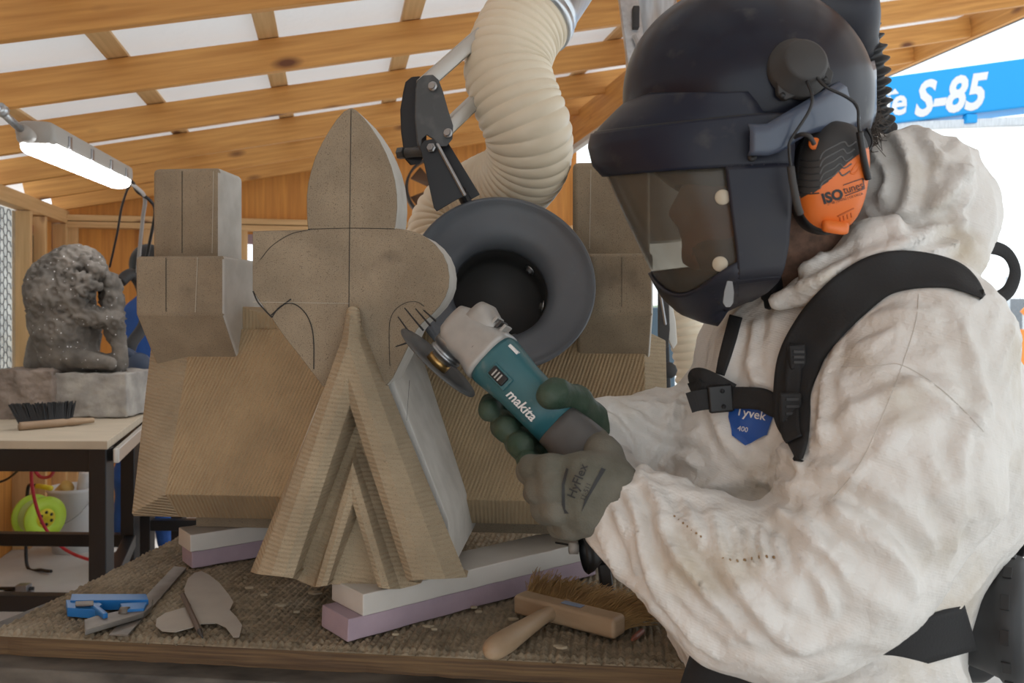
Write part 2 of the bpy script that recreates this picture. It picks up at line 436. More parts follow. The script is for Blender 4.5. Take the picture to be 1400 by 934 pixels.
def drape(name, bvh, path, m, parent=None, n=40, k=8, lift=0.004, thick=0.004, smooth_n=6, bulge=0.0):
    """ribbon laid on a surface; path of (px, py, half width px) -> real band with thickness"""
    Q = smooth_path(path, n)
    G = np.zeros((n, k, 3)); ok = np.zeros((n, k), bool); D = np.zeros((n, k))
    for i in range(n):
        d = Q[min(i+1, n-1)][:2]-Q[max(i-1, 0)][:2]; d /= np.linalg.norm(d)+1e-9; nn = np.array([-d[1], d[0]])
        for j in range(k):
            s = (j/(k-1)-.5)*2
            q = Q[i][:2]+nn*s*Q[i][2]
            loc, nor = shoot(bvh, q[0], q[1])
            G[i, j, :2] = q
            if loc is not None: ok[i, j] = True; D[i, j] = loc.y
    if not ok.any(): print('DRAPE MISS', name); ok[:] = True; D[:] = 1.1
    idx = np.argwhere(ok)
    for i in range(n):
        for j in range(k):
            if not ok[i, j]:
                dd = np.abs(idx-np.array([i, j])).sum(1); a = idx[dd.argmin()]; D[i, j] = D[a[0], a[1]]+0.002*dd.min()
    for _ in range(smooth_n):
        E = np.pad(D, 1, mode='edge'); D2 = (E[:-2, 1:-1]+E[2:, 1:-1]+E[1:-1, :-2]+E[1:-1, 2:])/4
        D = np.minimum(D, D2) if _ < smooth_n-4 else D2
    V = []
    for i in range(n):
        for j in range(k):
            s = (j/(k-1)-.5)*2
            V.append(np.array(P(G[i, j, 0], G[i, j, 1], D[i, j]-lift-bulge*(1-s*s))))
    V = np.array(V)
    Fq = np.array([(i*k+j, i*k+j+1, (i+1)*k+j+1, (i+1)*k+j) for i in range(n-1) for j in range(k-1)])
    N = normals(V, Fq)
    if N[:, 1].mean() > 0: Fq = Fq[:, ::-1]; N = -N
    T = V-N*thick
    nv = len(V)
    Fs = [tuple(f) for f in Fq]+[tuple(x+nv for x in f[::-1]) for f in Fq]
    ring = [j for j in range(k)]+[i*k+k-1 for i in range(1, n)]+[(n-1)*k+j for j in range(k-2, -1, -1)]+[i*k for i in range(n-2, 0, -1)]
    for a, b in zip(ring, ring[1:]+ring[:1]): Fs.append((a, b, b+nv, a+nv))
    o = from_np(name, np.vstack([V, T]), Fs, m, parent)
    bm = bmesh.new(); bm.from_mesh(o.data); bmesh.ops.recalc_face_normals(bm, faces=bm.faces); bm.to_mesh(o.data); bm.free()
    return o

def ribbon(name, pts, hw, m, parent=None, n=40, thick=.003, up=Vector((0, 0, 1))):
    Q = smooth_path([tuple(p) for p in pts], n); V = []; Fc = []
    for i in range(n):
        d = Vector(Q[min(i+1, n-1)]-Q[max(i-1, 0)]).normalized(); w_ = (up-d*up.dot(d)).normalized(); t_ = d.cross(w_)*thick/2
        q = Vector(Q[i]); V += [tuple(q-w_*hw-t_), tuple(q+w_*hw-t_), tuple(q+w_*hw+t_), tuple(q-w_*hw+t_)]
    for i in range(n-1):
        for j in range(4): a_ = 4*i; Fc.append((a_+j, a_+(j+1) % 4, a_+4+(j+1) % 4, a_+4+j))
    Fc += [(3, 2, 1, 0), tuple(4*(n-1)+j for j in range(4))]
    return from_np(name, V, Fc, m, parent, False)

def text_verts(s, size=1.0, shear=0.0, bold=0.0, res=3, spacing=1.0):
    cu = bpy.data.curves.new('txt', 'FONT'); cu.body = s; cu.size = size; cu.shear = shear; cu.offset = bold; cu.resolution_u = res
    cu.space_character = spacing; cu.align_x = 'CENTER'; cu.align_y = 'CENTER'
    o = bpy.data.objects.new('txt', cu); C.objects.link(o)
    dg = bpy.context.evaluated_depsgraph_get()
    me = bpy.data.meshes.new_from_object(o.evaluated_get(dg))
    V = [v.co.copy() for v in me.vertices]; Fc = [tuple(p.vertices) for p in me.polygons]
    bpy.data.objects.remove(o); bpy.data.curves.remove(cu); bpy.data.meshes.remove(me)
    return V, Fc

def text_on(name, s, fn, m, parent=None, **kw):
    """fn maps a 2D text point to a 3D point"""
    V, Fc = text_verts(s, **kw)
    return from_np(name, [fn(v.x, v.y) for v in V], Fc, m, parent, smooth=False)

def decal_poly(name, bvh, pts, m, parent=None, lift=0.0015, step=6):
    """fills a px polygon with a grid laid on the surface"""
    bm = bmesh.new()
    vs = [bm.verts.new((x, y, 0)) for x, y in pts]; bm.faces.new(vs)
    xs = [p[0] for p in pts]; ys = [p[1] for p in pts]
    for x in np.arange(min(xs)+step, max(xs), step):
        bmesh.ops.bisect_plane(bm, geom=bm.verts[:]+bm.edges[:]+bm.faces[:], plane_co=(x, 0, 0), plane_no=(1, 0, 0))
    for y in np.arange(min(ys)+step, max(ys), step):
        bmesh.ops.bisect_plane(bm, geom=bm.verts[:]+bm.edges[:]+bm.faces[:], plane_co=(0, y, 0), plane_no=(0, 1, 0))
    for v in bm.verts:
        loc, nor = shoot(bvh, v.co.x, v.co.y)
        if loc is None: loc = P(v.co.x, v.co.y, 1.1); nor = Vector((0, -1, 0))
        v.co = loc+nor*lift
    return bmobj(name, bm, m, parent, smooth=True)

def px_text(name, bvh, s, cx, cy, size, ang, m, parent=None, lift=0.002, shear=0.0, bold=0.0, spacing=1.0, sx=1.0):
    ca, sa = math.cos(ang), math.sin(ang)
    def fn(x, y):
        x = x*sx
        qx = cx+(x*ca+y*sa)*size; qy = cy+(x*sa-y*ca)*size
        loc, nor = shoot(bvh, qx, qy)
        if loc is None: return tuple(P(qx, qy, 1.0))
        return tuple(loc+nor*lift)
    return text_on(name, s, fn, m, parent, shear=shear, bold=bold, spacing=spacing)

def children(o): return [c for c in C.objects if c.parent == o]
# ============================================================ SETTING
cam_d = bpy.data.cameras.new('camera'); cam = bpy.data.objects.new('camera', cam_d); C.objects.link(cam)
cam.location = CAM; cam.rotation_euler = (PI/2, 0, 0)
cam_d.sensor_width = 36; cam_d.lens = F*36/1400; cam_d.shift_y = -(467-HY)/1400; cam_d.clip_end = 200
sc.camera = cam
cam_d.dof.use_dof = True; cam_d.dof.focus_distance = 1.35; cam_d.dof.aperture_fstop = 9.0

ANG = math.atan(.21)
U = Vector((math.cos(ANG), math.sin(ANG), 0)); V_ = Vector((-math.sin(ANG), math.cos(ANG), 0))
CO = Vector((-3.15, 6.0, 0))
def SH(u, v, z): return CO+U*u-V_*v+Vector((0, 0, z))
M_u = Matrix((U, V_, Vector((0, 0, 1)))).transposed()

_tn = [0]
def struct(o, name=None):
    o['kind'] = 'structure'; return o
def beam(p0, p1, w, h, m, up=Vector((0, 0, 1)), name=None, parent=None, kind='structure', bev=0.003):
    """lumber: mesh along local X, w across, h along up; p0,p1 are centre ends"""
    p0 = Vector(p0); p1 = Vector(p1)
    a = (p1-p0).normalized(); b = up.cross(a).normalized(); c = a.cross(b)
    if name is None: _tn[0] += 1; name = 'trim_%d' % _tn[0]
    bm = bmesh.new(); add_box(bm, (0, 0, 0), ((p1-p0).length, w, h))
    o = bmobj(name, bm, m, None, bevel=bev, seg=1)
    Mx = Matrix((a, b, c)).transposed().to_4x4(); Mx.translation = (p0+p1)/2
    o.matrix_basis = Mx
    if parent is not None: setpar(o, parent)
    elif kind: o['kind'] = kind
    return o

# ground
bm = bmesh.new()
vs = [bm.verts.new(p) for p in ((-40, -15, 0), (40, -15, 0), (40, 90, 0), (-40, 90, 0))]; bm.faces.new(vs)
struct(bmobj('floor', bm, m_conc))

zr = lambda u: 2.15+.2*u
# rafters
SL = Vector((U.x, U.y, .2)).normalized(); UPR = (Vector((0, 0, 1))-SL*SL.z).normalized()
for v in (8.2, 7.6, 6.9, 6.2, 5.5, 4.8, 4.15, 3.46, 2.70, 1.92, 1.21, .60, 0.06):
    p0 = SH(-.05, v, zr(-.05)+.07); p1 = SH(6.3, v, zr(6.3)+.07)
    beam(p0, p1, .04, .14, m_wood, UPR)
# purlins (flat boards on the rafters)
for u in (.37, .976, 1.58, 2.19, 2.8, 3.4, 4.1, 4.8, 5.5):
    beam(SH(u, -.1, zr(u)+.155), SH(u, 8.3, zr(u)+.155), .088, .02, m_wood_pale, UPR)
# membrane: gently sagging sheet
nu, nv = 90, 60
Vv = []; Fc = []
for i in range(nu):
    for j in range(nv):
        u = -.3+i/(nu-1)*6.7; v = -.3+j/(nv-1)*8.6
        Vv.append(tuple(SH(u, v, zr(u)+.176)))
Vv = np.array(Vv); Vv[:, 2] += .012*pn(Vv*3.0)
Fc = [(i*nv+j, i*nv+j+1, (i+1)*nv+j+1, (i+1)*nv+j) for i in range(nu-1) for j in range(nv-1)]
# translucent sheet lets daylight glow through
_b = m_membrane.node_tree
_t = _b.nodes.new('ShaderNodeBsdfTranslucent'); _t.inputs[0].default_value = (.9, .92, .95, 1)
_m = _b.nodes.new('ShaderNodeMixShader'); _m.inputs[0].default_value = .15
_b.links.new(_b.nodes['Principled BSDF'].outputs[0], _m.inputs[1]); _b.links.new(_t.outputs[0], _m.inputs[2]); _b.links.new(_m.outputs[0], _b.nodes['Material Output'].inputs[0])
struct(from_np('ceiling', Vv, Fc, m_membrane))
# header beam along the high side, white conduit under it, fascia at the roof edge
beam(SH(3.6, -.1, zr(3.6)-.09), SH(3.6, 8.3, zr(3.6)-.09), .045, .24, m_wood)
o = beam(SH(3.57, 0.02, zr(3.6)-.235), SH(3.57, 8.3, zr(3.6)-.235), .05, .035, m_white)
beam(SH(6.32, -.1, zr(6.3)+.09), SH(6.32, 8.3, zr(6.3)+.09), .04, .20, m_wood)
beam(SH(6.35, -.1, zr(6.3)+.01), SH(6.35, 8.3, zr(6.3)+.01), .012, .05, m_fenceg)
for v in (3.3, 2.4):
    beam(SH(6.0, v, zr(6)-.02), SH(6.3, v, zr(6.3)-.05), .09, .09, m_wood_pale, UPR)

# back wall: boards with an opening
def board(u0, u1, z0, z1, m=m_wood_board, v=-.03, th=.02, zs=None, parent=None):
    bm = bmesh.new()
    zt0 = zs(u0) if zs else z1; zt1 = zs(u1) if zs else z1
    pts = [SH(u0-.001, v, z0), SH(u1+.001, v, z0), SH(u1+.001, v, zt1), SH(u0-.001, v, zt0)]
    add_prism(bm, pts, V_*th)
    return bmobj('wall_back', bm, m, parent, bevel=.003, seg=1)
wall_back = bpy.data.objects.new('wall_back', None); C.objects.link(wall_back); wall_back['kind'] = 'structure'; wall_back.location = SH(0, 0, 0)
OPU0, OPU1 = 1.24, 2.35
u = 0.0
while u < 3.7:
    u1 = min(u+.245, 3.75)
    if u1 < OPU0+.01 or u > OPU1-.01: board(u, u1, 0, 3, zs=lambda x: zr(x)+.15, parent=wall_back)
    else: board(u, u1, 2.02, 3, zs=lambda x: zr(x)+.15, parent=wall_back); board(u, u1, 0, .9, parent=wall_back)
    u = u1
beam(SH(0, .02, 2.105), SH(3.7, .02, 2.105), .09, .042, m_wood_pale, name='trim_1001')
beam(SH(0, .02, 2.058), SH(3.7, .02, 2.058), .09, .042, m_wood_pale, name='trim_1002')
for u in (.06, .58, 1.2, 2.4, 3.0, 3.66):
    beam(SH(u, .02, 0), SH(u, .02, 2.04), .04, .09, m_wood_pale, U)
# pink foam strip on top of the opening
pf = beam(SH(1.24, -.05, 1.985), SH(2.35, -.05, 1.985), .03, .075, m_pink, kind=None, name='foam_board')
tag(pf, 'pink foam strip closing the top of the bright opening in the back wall', 'foam board')
gp = beam(SH(3.78, .05, 0), SH(3.78, .05, 2.5), .05, .07, m_fenceg, U)

# left wall : studs, plate, sill, wire-glass window
wl = bpy.data.objects.new('wall_left', None); C.objects.link(wl); wl['kind'] = 'structure'; wl.location = SH(0, 0, 0)
def lboard(v0, v1, z0, z1, m=m_wood_board):
    bm = bmesh.new()
    add_prism(bm, [SH(-.05, v0-.001, z0), SH(-.05, v1+.001, z0), SH(-.05, v1+.001, z1), SH(-.05, v0-.001, z1)], -U*.02)
    return bmobj('wall_left', bm, m, wl, bevel=.003, seg=1)
v = 0.0
while v < 8.2:
    if v+.2 < .74 or v > 3.9: lboard(v, v+.2, 0, 2.15)
    else: lboard(v, v+.2, 0, .85)
    v += .2
beam(SH(0, 0, 2.11), SH(0, 8.2, 2.11), .09, .09, m_wood_pale)
for v in (.06, .5, .80, 2.0, 3.2):
    beam(SH(0, v, 0), SH(0, v, 2.06), .09 if v != .80 else .1, .04 if v != .8 else .05, m_wood_pale, V_)
beam(SH(0, .8, .98), SH(0, 4.0, .98), .14, .04, m_wood_pale)
beam(SH(.03, .8, .87), SH(.03, 4.0, .87), .05, .15, m_wood_pale)
bm = bmesh.new(); add_prism(bm, [SH(-.03, .82, 1.0), SH(-.03, 4.0, 1.0), SH(-.03, 4.0, 2.06), SH(-.03, .82, 2.06)], -U*.006)
win = struct(bmobj('window_1', bm, m_wireglass))
# hexagonal wire mesh in the pane
cuV = []; cuF = []
bm = bmesh.new(); hs = .036
for i in range(0, 26):
    for j in range(0, 26):
        cy = .95+j*hs*1.5; cz = 1.02+i*hs*1.732+(hs*.866 if j % 2 else 0)
        if cz > 2.04: continue
        for k in (0, 1, 2):
            a0 = k*PI/3; a1 = (k+1)*PI/3
            q0 = SH(-.024, cy+hs*math.cos(a0), cz+hs*math.sin(a0)); q1 = SH(-.024, cy+hs*math.cos(a1), cz+hs*math.sin(a1))
            add_cyl(bm, q0, q1, .0032, n=4, caps=False)
bmobj('wire_mesh', bm, m_fenceg, win)

# poster on the left wall between studs
t = empty('wall_print', SH(0, .3, 1.6), 'small brown print of a standing robed figure pinned on the left wall', 'picture')
bm = bmesh.new(); add_prism(bm, [SH(-.028, .30, 1.66), SH(-.028, .68, 1.66), SH(-.028, .68, 2.0), SH(-.028, .30, 2.0)], -U*.002)
m_print = mat('faded print paper', (0.36, 0.25, 0.16), 0.6, col2=(0.26, 0.17, 0.11), nscale=9)
m_printr = mat('print red band', (0.30, 0.07, 0.05), 0.6); m_printd = mat('print dark ink', (0.05, 0.03, 0.025), 0.6)
bmobj('paper', bm, m_print, t)
bm = bmesh.new(); add_prism(bm, [SH(-.0275, .30, 1.95), SH(-.0275, .68, 1.95), SH(-.0275, .68, 2.0), SH(-.0275, .30, 2.0)], U*.001)
bmobj('red_band', bm, m_printr, t)
bm = bmesh.new()
add_prism(bm, [SH(-.0275, .49+.11*math.cos(a), 1.79+.12*math.sin(a)) for a in np.linspace(0, 2*PI, 20)[:-1]], U*.001)
add_prism(bm, [SH(-.0268, .49+.06*math.cos(a), 1.90+.045*math.sin(a)) for a in np.linspace(0, 2*PI, 16)[:-1]], U*.001)
bmobj('figure_shape', bm, m_printd, t)
bm = bmesh.new()
add_prism(bm, [SH(-.0255, .49+.03*math.cos(a), 1.80+.055*math.sin(a)) for a in np.linspace(0, 2*PI, 16)[:-1]], U*.0005)
add_prism(bm, [SH(-.0252, .485+.02*math.cos(a), 1.90+.026*math.sin(a)) for a in np.linspace(0, 2*PI, 16)[:-1]], U*.0005)
bmobj('figure_light', bm, m_print, t)

# ------------------------------------------------------------ tube lamp
def vbox(bm, c0, c1, w, h, off=(0, 0)):
    a = (c1-c0).normalized(); b = Vector((0, 0, 1)).cross(a).normalized(); c = a.cross(b)
    add_box(bm, (c0+c1)/2+b*off[0]+c*off[1], ((c1-c0).length, w, h), Matrix((a, b, c)).transposed())
A = P(50, 196, 2.55); B = P(163, 247, 3.75)
t = empty('tube_light', A, 'long glowing sealed tube light hanging below the rafters at left', 'light')
a = (B-A).normalized(); b = Vector((0, 0, 1)).cross(a).normalized(); c = a.cross(b)
loft('lamp_housing', [(A-a*.02+c*.03, b, c, .045, .028), (A+c*.03, b, c, .055, .036), (B+c*.03, b, c, .055, .036), (B+a*.02+c*.03, b, c, .045, .028)], m_greycase, t, e=4)
loft('diffuser', [(A-a*.01, b, c, .036, .018), (A+a*.02, b, c, .05, .036), (B-a*.02, b, c, .05, .036), (B+a*.01, b, c, .036, .018)], m_led, t, e=2.6)
for s in (.12, .37, .63, .88):
    q = A.lerp(B, s)+c*.022
    for sd in (-1, 1):
        bm = bmesh.new(); add_box(bm, q+b*.057*sd, (.03, .008, .04), Matrix((a, b, c)).transposed()); bmobj('clip', bm, m_steel, t, bevel=.002)
cd = empty('conduit', P(0, 150, 2.2), 'grey conduit running down to the near end of the tube light', 'conduit')
bm = bmesh.new(); add_cyl(bm, P(-40, 115, 2.25), P(34, 182, 2.45), .011); bmobj('pipe', bm, m_galv, cd, smooth=True)
bm = bmesh.new(); add_cyl(bm, P(-2, 147, 2.35), P(6, 154, 2.37), .017); bmobj('coupling', bm, m_galv, cd, smooth=True)
bm = bmesh.new(); add_cyl(bm, P(31, 179, 2.43), P(40, 187, 2.48), .02); bmobj('cable_gland', bm, m_greycase, cd, smooth=True)
o = tube('power_cable', [P(166, 243, 3.8), P(180, 248, 3.85), P(188, 262, 3.95), P(205, 274, 4.0), P(212, 290, 4.1), P(205, 330, 4.3), P(199, 360, 4.4)], .008, m_black, n=50)
tag(o, 'thick black power cable dropping from the tube light behind the stone', 'cable')
o = tube('power_cable', [P(166, 243, 3.8), P(178, 250, 3.85), P(173, 262, 4.0), P(166, 285, 4.2), P(160, 320, 4.4), P(150, 365, 4.6)], .0055, m_black, n=50)
tag(o, 'thin dark wire hanging straight down against the back wall boards', 'cable')
o = tube('power_cable', [P(168, 245, 3.81), P(186, 256, 3.9), P(198, 271, 4.0), P(195, 300, 4.2), P(190, 350, 4.4), P(188, 372, 4.45)], .009, mat('grey cable', (.45, .42, .4), .5), n=50)
tag(o, 'light grey cable looping down beside the thick black one', 'cable')

# ------------------------------------------------------------ wall fan/ring at the back
FB = P(597, 258, 5.6)
t = empty('wall_fan', FB, 'round wall fan with a dark rim behind the black bracket', 'fan')
lathe('rim', FB, V_, [(-.05, .19), (-.05, .205), (.05, .205), (.05, .19), (-.05, .19)], m_blackmat, t)
for k in range(5):
    a0 = k*2*PI/5
    d = U*math.cos(a0)+Vector((0, 0, 1))*math.sin(a0); e = U*-math.sin(a0)+Vector((0, 0, 1))*math.cos(a0)
    bm = bmesh.new(); add_prism(bm, [FB+d*.03-e*.02, FB+d*.17-e*.055+V_*.03, FB+d*.175+e*.055-V_*.01, FB+d*.03+e*.02], V_*.004); bmobj('fan_blade', bm, mat('brown blade', (.12, .06, .03), .5) if k == 0 else bpy.data.materials['brown blade'], t)
lathe('hub', FB, V_, [(-.04, .0), (-.04, .04), (.04, .04), (.04, 0)], m_blackmat, t)

# ------------------------------------------------------------ background table
TZ = .99
def G(px, py, z):
    Y = (CZ-z)*F/(py-HY); return P(px, py, Y)
c_fr = G(147, 603, TZ); c_br = G(203, 562, TZ)
c_fl = c_fr+Vector((-1.5, .05, 0)); c_bl = c_br+Vector((-1.35, .05, 0))
t = empty('metal_frame_table', Vector((c_fr.x-.6, c_fr.y+.3, 0)), 'black steel frame table with plywood top holding the weathered statue', 'table')
bm = bmesh.new(); add_prism(bm, [c_fl, c_fr, c_br, c_bl], (0, 0, -.03)); bmobj('tabletop', bm, m_ply, t, bevel=.003)
ins = .04
pf_ = [c_fl+Vector((.05, .04, -.03)), c_fr+Vector((-.04, .04, -.03)), c_br+Vector((-.06, -.05, -.03)), c_bl+Vector((.05, -.05, -.03))]
legs = []
for q in pf_:
    bm = bmesh.new(); add_box(bm, (q.x, q.y, q.z/2), (.062, .062, q.z)); bmobj('leg', bm, m_steelblk, t, bevel=.004)
for i in range(4):
    q0, q1 = pf_[i], pf_[(i+1) % 4]
    beam(q0-Vector((0, 0, .04)), q1-Vector((0, 0, .04)), .05, .08, m_steelblk, name='rail', parent=t)
    beam(Vector((q0.x, q0.y, .42)), Vector((q1.x, q1.y, .42)), .05, .055, m_steelblk, name='lower_rail', parent=t)
# bracket tube at right corner
beam(c_fr+Vector((.02, .02, -.055)), c_br+Vector((.02, -.02, -.055)), .02, .05, m_alu, name='side_rail', parent=t)
# second bench corner behind
q = P(200, 575, 4.1)
t = empty('steel_bench', Vector((q.x, q.y, 0)), 'black steel bench standing behind the statue table, mostly hidden', 'bench')
bm = bmesh.new(); add_box(bm, (q.x+.22, q.y+.2, .95), (.55, .5, .03)); bmobj('bench_top', bm, m_steelblk, t, bevel=.003)
for dx in (0, .42):
    for dy in (0, .4):
        bm = bmesh.new(); add_box(bm, (q.x+dx, q.y+dy, .4675), (.06, .06, .935)); bmobj('leg', bm, m_steelblk, t, bevel=.003)
beam(Vector((q.x, q.y, .42)), Vector((q.x+.42, q.y, .42)), .05, .05, m_steelblk, name='lower_rail', parent=t)

# lion sculpture + base
YL = 3.70
def L(px, py, dy=0): return P(px, py, YL+dy)
t = empty('lion_sculpture', Vector((L(105, 0).x, YL, TZ)), 'weathered grey lion carving with curly mane and white pointing dots', 'sculpture')
S = SDF((-2.20, 3.38, 1.14), (-1.58, 4.0, 1.82), .0068)
r = lambda x: R(x, YL)
S.cap(L(88, 440), L(95, 480), r(42), r(38), .03)
S.cap(L(80, 400), L(90, 450), r(36), r(42), .03)       # body / mane back
S.ell(L(82, 398), (r(40), .17, r(50)), .03)
S.ell(L(104, 368), (r(38), .13, r(33)), .03)            # head
S.cap(L(128, 375, -.03), L(146, 382, -.04), r(17), r(11), .02)   # muzzle
S.cap(L(132, 358, -.04), L(140, 366, -.05), r(8), r(6), .01)
S.ell(L(131, 368, -.10), (r(15), .03, r(9)), .008, Matrix.Rotation(.5, 3, 'Y'))  # ear
S.cap(L(150, 390, 0), L(158, 460, 0), r(16), r(13), .02)   # shield/scroll in front
S.cap(L(120, 430, -.08), L(158, 440, -.06), r(15), r(11), .02)
S.cap(L(158, 440, -.05), L(165, 490, -.03), r(11), r(9), .02)
S.cap(L(70, 490, 0), L(160, 498, -.02), r(14), r(14), .02)
S.cap(L(100, 488, -.1), L(150, 497, -.1), r(14), r(9), .02)
S.cap(L(62, 470, .05), L(60, 497, .05), r(22), r(24), .02)
for k in range(70):
    a_ = random.uniform(0, 2*PI); rr = random.uniform(.2, 1)
    px = 100+44*rr*math.cos(a_)-(10 if math.sin(a_) > 0 else 0); py = 395+50*rr*math.sin(a_)
    if px > 128 and py > 400: continue
    q = L(px, py, -.11*math.sqrt(max(0, 1-rr*rr))-.03)
    S.cap(q, q+Vector((random.uniform(-.03, .03), -.01, random.uniform(-.04, .01))), r(7), r(4), .006)
_cc = np.random.default_rng(5).uniform((-2.20, 3.38, 1.14), (-1.58, 4.0, 1.82), (2600, 3))
def dl0(V, N):
    w = np.stack([pn(V*14), pn(V*14+7), pn(V*14+19)], 1)*.05
    q = V+w
    return .018*(np.sin(q[:, 0]*110+q[:, 2]*95+6*pn(V*9))*.5)*np.clip((V[:, 2]-1.22)*9, .1, 1)+.008*pn(V*35)
def dl(V, N):
    from mathutils.kdtree import KDTree
    sel = [c for c in _cc]
    kd = KDTree(len(sel))
    for i, c in enumerate(sel): kd.insert(c, i)
    kd.balance()
    dd = np.array([kd.find(v)[2] for v in V]); w = np.clip((V[:, 2]-1.24)*7, .15, 1)
    return w*(.012*np.cos(dd*2*PI/.026)*np.exp(-dd/.04))+.006*pn(V*11)+.003*pn(V*50)
lion = S.mesh('lion_figure', m_lion, t, dl)
bs = empty('stone_block', L(100, 560), 'pale rough stone block carrying the lion carving', 'stone block')
def rough_block(name, pts_px, y0, y1, m, parent, amp=.012, vox=.012):
    xs = [L(p[0], p[1]).x for p in pts_px]; zs = [L(p[0], p[1]).z for p in pts_px]
    cx, cz = (min(xs)+max(xs))/2, (min(zs)+max(zs))/2
    bm = bmesh.new(); add_box(bm, (cx, (y0+y1)/2, cz), (max(xs)-min(xs), y1-y0, max(zs)-min(zs)))
    bmesh.ops.subdivide_edges(bm, edges=bm.edges[:], cuts=28, use_grid_fill=True)
    V = np.array([v.co[:] for v in bm.verts]); dn = np.stack([pn(V*16), pn(V*16+5), pn(V*16+11)], 1)*amp+np.stack([pn(V*45), pn(V*45+5), pn(V*45+11)], 1)*amp*.5
    for v, d in zip(bm.verts, dn): v.co += Vector(d)
    return bmobj(name, bm, m, parent, smooth=True)
zb = (CZ-TZ)*F/(3.2)
rough_block('block', [(88, 508), (190, 566)], 3.58, 3.88, m_lionb2, bs, .009)
rough_block('rough_end', [(20, 503), (97, 568)], 3.55, 3.86, m_lionb, bs, .02)

# bench brush (black) on the far table
t = empty('bench_brush', G(60, 590, TZ), 'black bristled bench brush with pale handle on far table', 'brush')
q0 = G(26, 589, TZ)+Vector((0, 0, .016)); q1 = G(128, 580, TZ)+Vector((0, 0, .016))
qa = q0.lerp(q1, .72)
tube('handle', [q0, q0.lerp(q1, .3), q0.lerp(q1, .6), q0.lerp(q1, .75), q0.lerp(q1, .9), q1], 0, m_handle, t, rfun=lambda l, s: .016-.006*abs(math.sin(s*PI*1.4)) if s > .6 else .016, n=40)
bm = bmesh.new()
for i in range(46):
    for j in range(3):
        s = i/45*.66; q = q0.lerp(q1, s)+Vector((0, .01*j, .012)); lean = (s/.66-.5)*.05-.02
        add_cyl(bm, q, q+Vector((lean+random.uniform(-.006, .006), .01, .066+random.uniform(-.005, .005))), .0035, .0025, n=5)
bmobj('bristles', bm, m_bristleb, t)

# bucket, reel, hose under the table
Yb = 5.2
t = empty('bucket', Vector((P(100, 0, Yb).x, Yb, 0)), 'white plastic bucket holding rolls on the floor under the far table', 'bucket')
bc = Vector((P(101, 0, Yb).x, Yb, 0))
lathe('pail', bc, (0, 0, 1), [(0, 0), (0, .118), (.36, .142), (.365, .150), (.385, .150), (.385, .140), (.02, .112), (.02, 0)], m_bucket, t)
tube('bail', [bc+Vector((-.14, -.03, .34)), bc+Vector((-.1, -.13, .23)), bc+Vector((0, -.155, .19)), bc+Vector((.1, -.12, .25)), bc+Vector((.14, -.03, .34))], .003, m_steel, t)
o_ = tube('paper_roll', [bc+Vector((.03, 0, .10)), bc+Vector((.09, -.02, .47))], .045, m_bucket, n=6, seg=24); tag(o_, 'white paper roll standing in the white bucket', 'roll')
o_ = tube('tape_roll', [bc+Vector((-.07, -.04, .34)), bc+Vector((.0, -.07, .40))], .04, mat('yellow tape', (.65, .42, .12), .5), n=6, seg=24); tag(o_, 'yellow tape roll lying in the white bucket', 'roll')
Yr = 4.75
rc = P(49, 707, Yr)
t = empty('cord_reel', Vector((rc.x, Yr, 0)), 'lime green extension cord reel on a black stand under the table', 'cord reel')
ax = Vector((.85, -.5, 0)).normalized(); rr = .118
rc = Vector((rc.x+.02, Yr, .304))
lathe('side_disc', rc+ax*.05, ax, [(0, .03), (0, rr), (.012, rr), (.012, .035), (0, .03)], m_lime, t)
lathe('side_disc', rc-ax*.07, ax, [(0, .03), (0, rr), (.012, rr), (.012, .035), (0, .03)], m_lime, t)
lathe('wound_cord', rc-ax*.055, ax, [(i*.0035, .088+.004*math.sin(i*1.2)) for i in range(30)], mat('pale green cord', (.5, .62, .2), .5), t)
lathe('hub', rc+ax*.055, ax, [(0, .0), (.012, 0), (.012, .05), (0, .055)], mat('yellow hub', (.8, .65, .03), .4), t)
for k in range(6):
    a0 = k*PI/3; bb = Vector((0, 0, 1)); cc = ax.cross(bb)
    lathe('vent_hole', rc+ax*.0675+(bb*math.cos(a0)+cc*math.sin(a0))*.033, ax, [(0, 0), (.001, 0), (.001, .009), (0, .009)], m_black, t, n=12)
tube('stand', [rc+ax*.11+Vector((0, 0, -.285)), rc+Vector((0, 0, -.292))+ax*.02, rc-ax*.12+Vector((0, 0, -.285)), rc-ax*.12+Vector((0, 0, .0)), rc-ax*.11+Vector((.0, 0, .15)), rc-ax*.05+Vector((0, 0, .17)), rc+ax*.10+Vector((0, 0, .17))], .009, m_black, t, n=70)
bm = bmesh.new(); add_cyl(bm, rc-ax*.02+Vector((0, 0, .17)), rc+ax*.11+Vector((0, 0, .17)), .014); bmobj('grip', bm, bpy.data.materials['yellow hub'], t, smooth=True)
o = tube('air_hose', [P(78, 628, 3.9), P(70, 650, 4.0), P(55, 652, 4.1), P(44, 640, 4.1), P(44, 665, 4.2), P(52, 700, 4.3), P(66, 728, 4.4), P(90, 752, 4.40), P(125, 766, 4.25), P(160, 768, 4.2), P(190, 770, 4.18)], .008, m_red, n=90)
tag(o, 'red rubber air hose hanging under the far table and trailing along the floor', 'hose')
o = tube('extension_cord', [P(-10, 662, 4.6), P(10, 655, 4.6), P(28, 640, 4.5), P(44, 624, 4.4)], .006, m_black, n=30)
tag(o, 'thin black cord looping up under the tabletop at far left', 'cord')
q = G(8, 812, 0.0); q = Vector((P(8, 800, 4.2).x, 4.3, 0))
t = empty('floor_clamp', q, 'small grey metal clamp on the floor at the far left edge', 'clamp')
bm = bmesh.new(); add_box(bm, q+Vector((0, 0, .02)), (.14, .06, .04)); add_box(bm, q+Vector((.03, 0, .055)), (.06, .05, .035)); bmobj('jaw', bm, m_steel, t, bevel=.005)
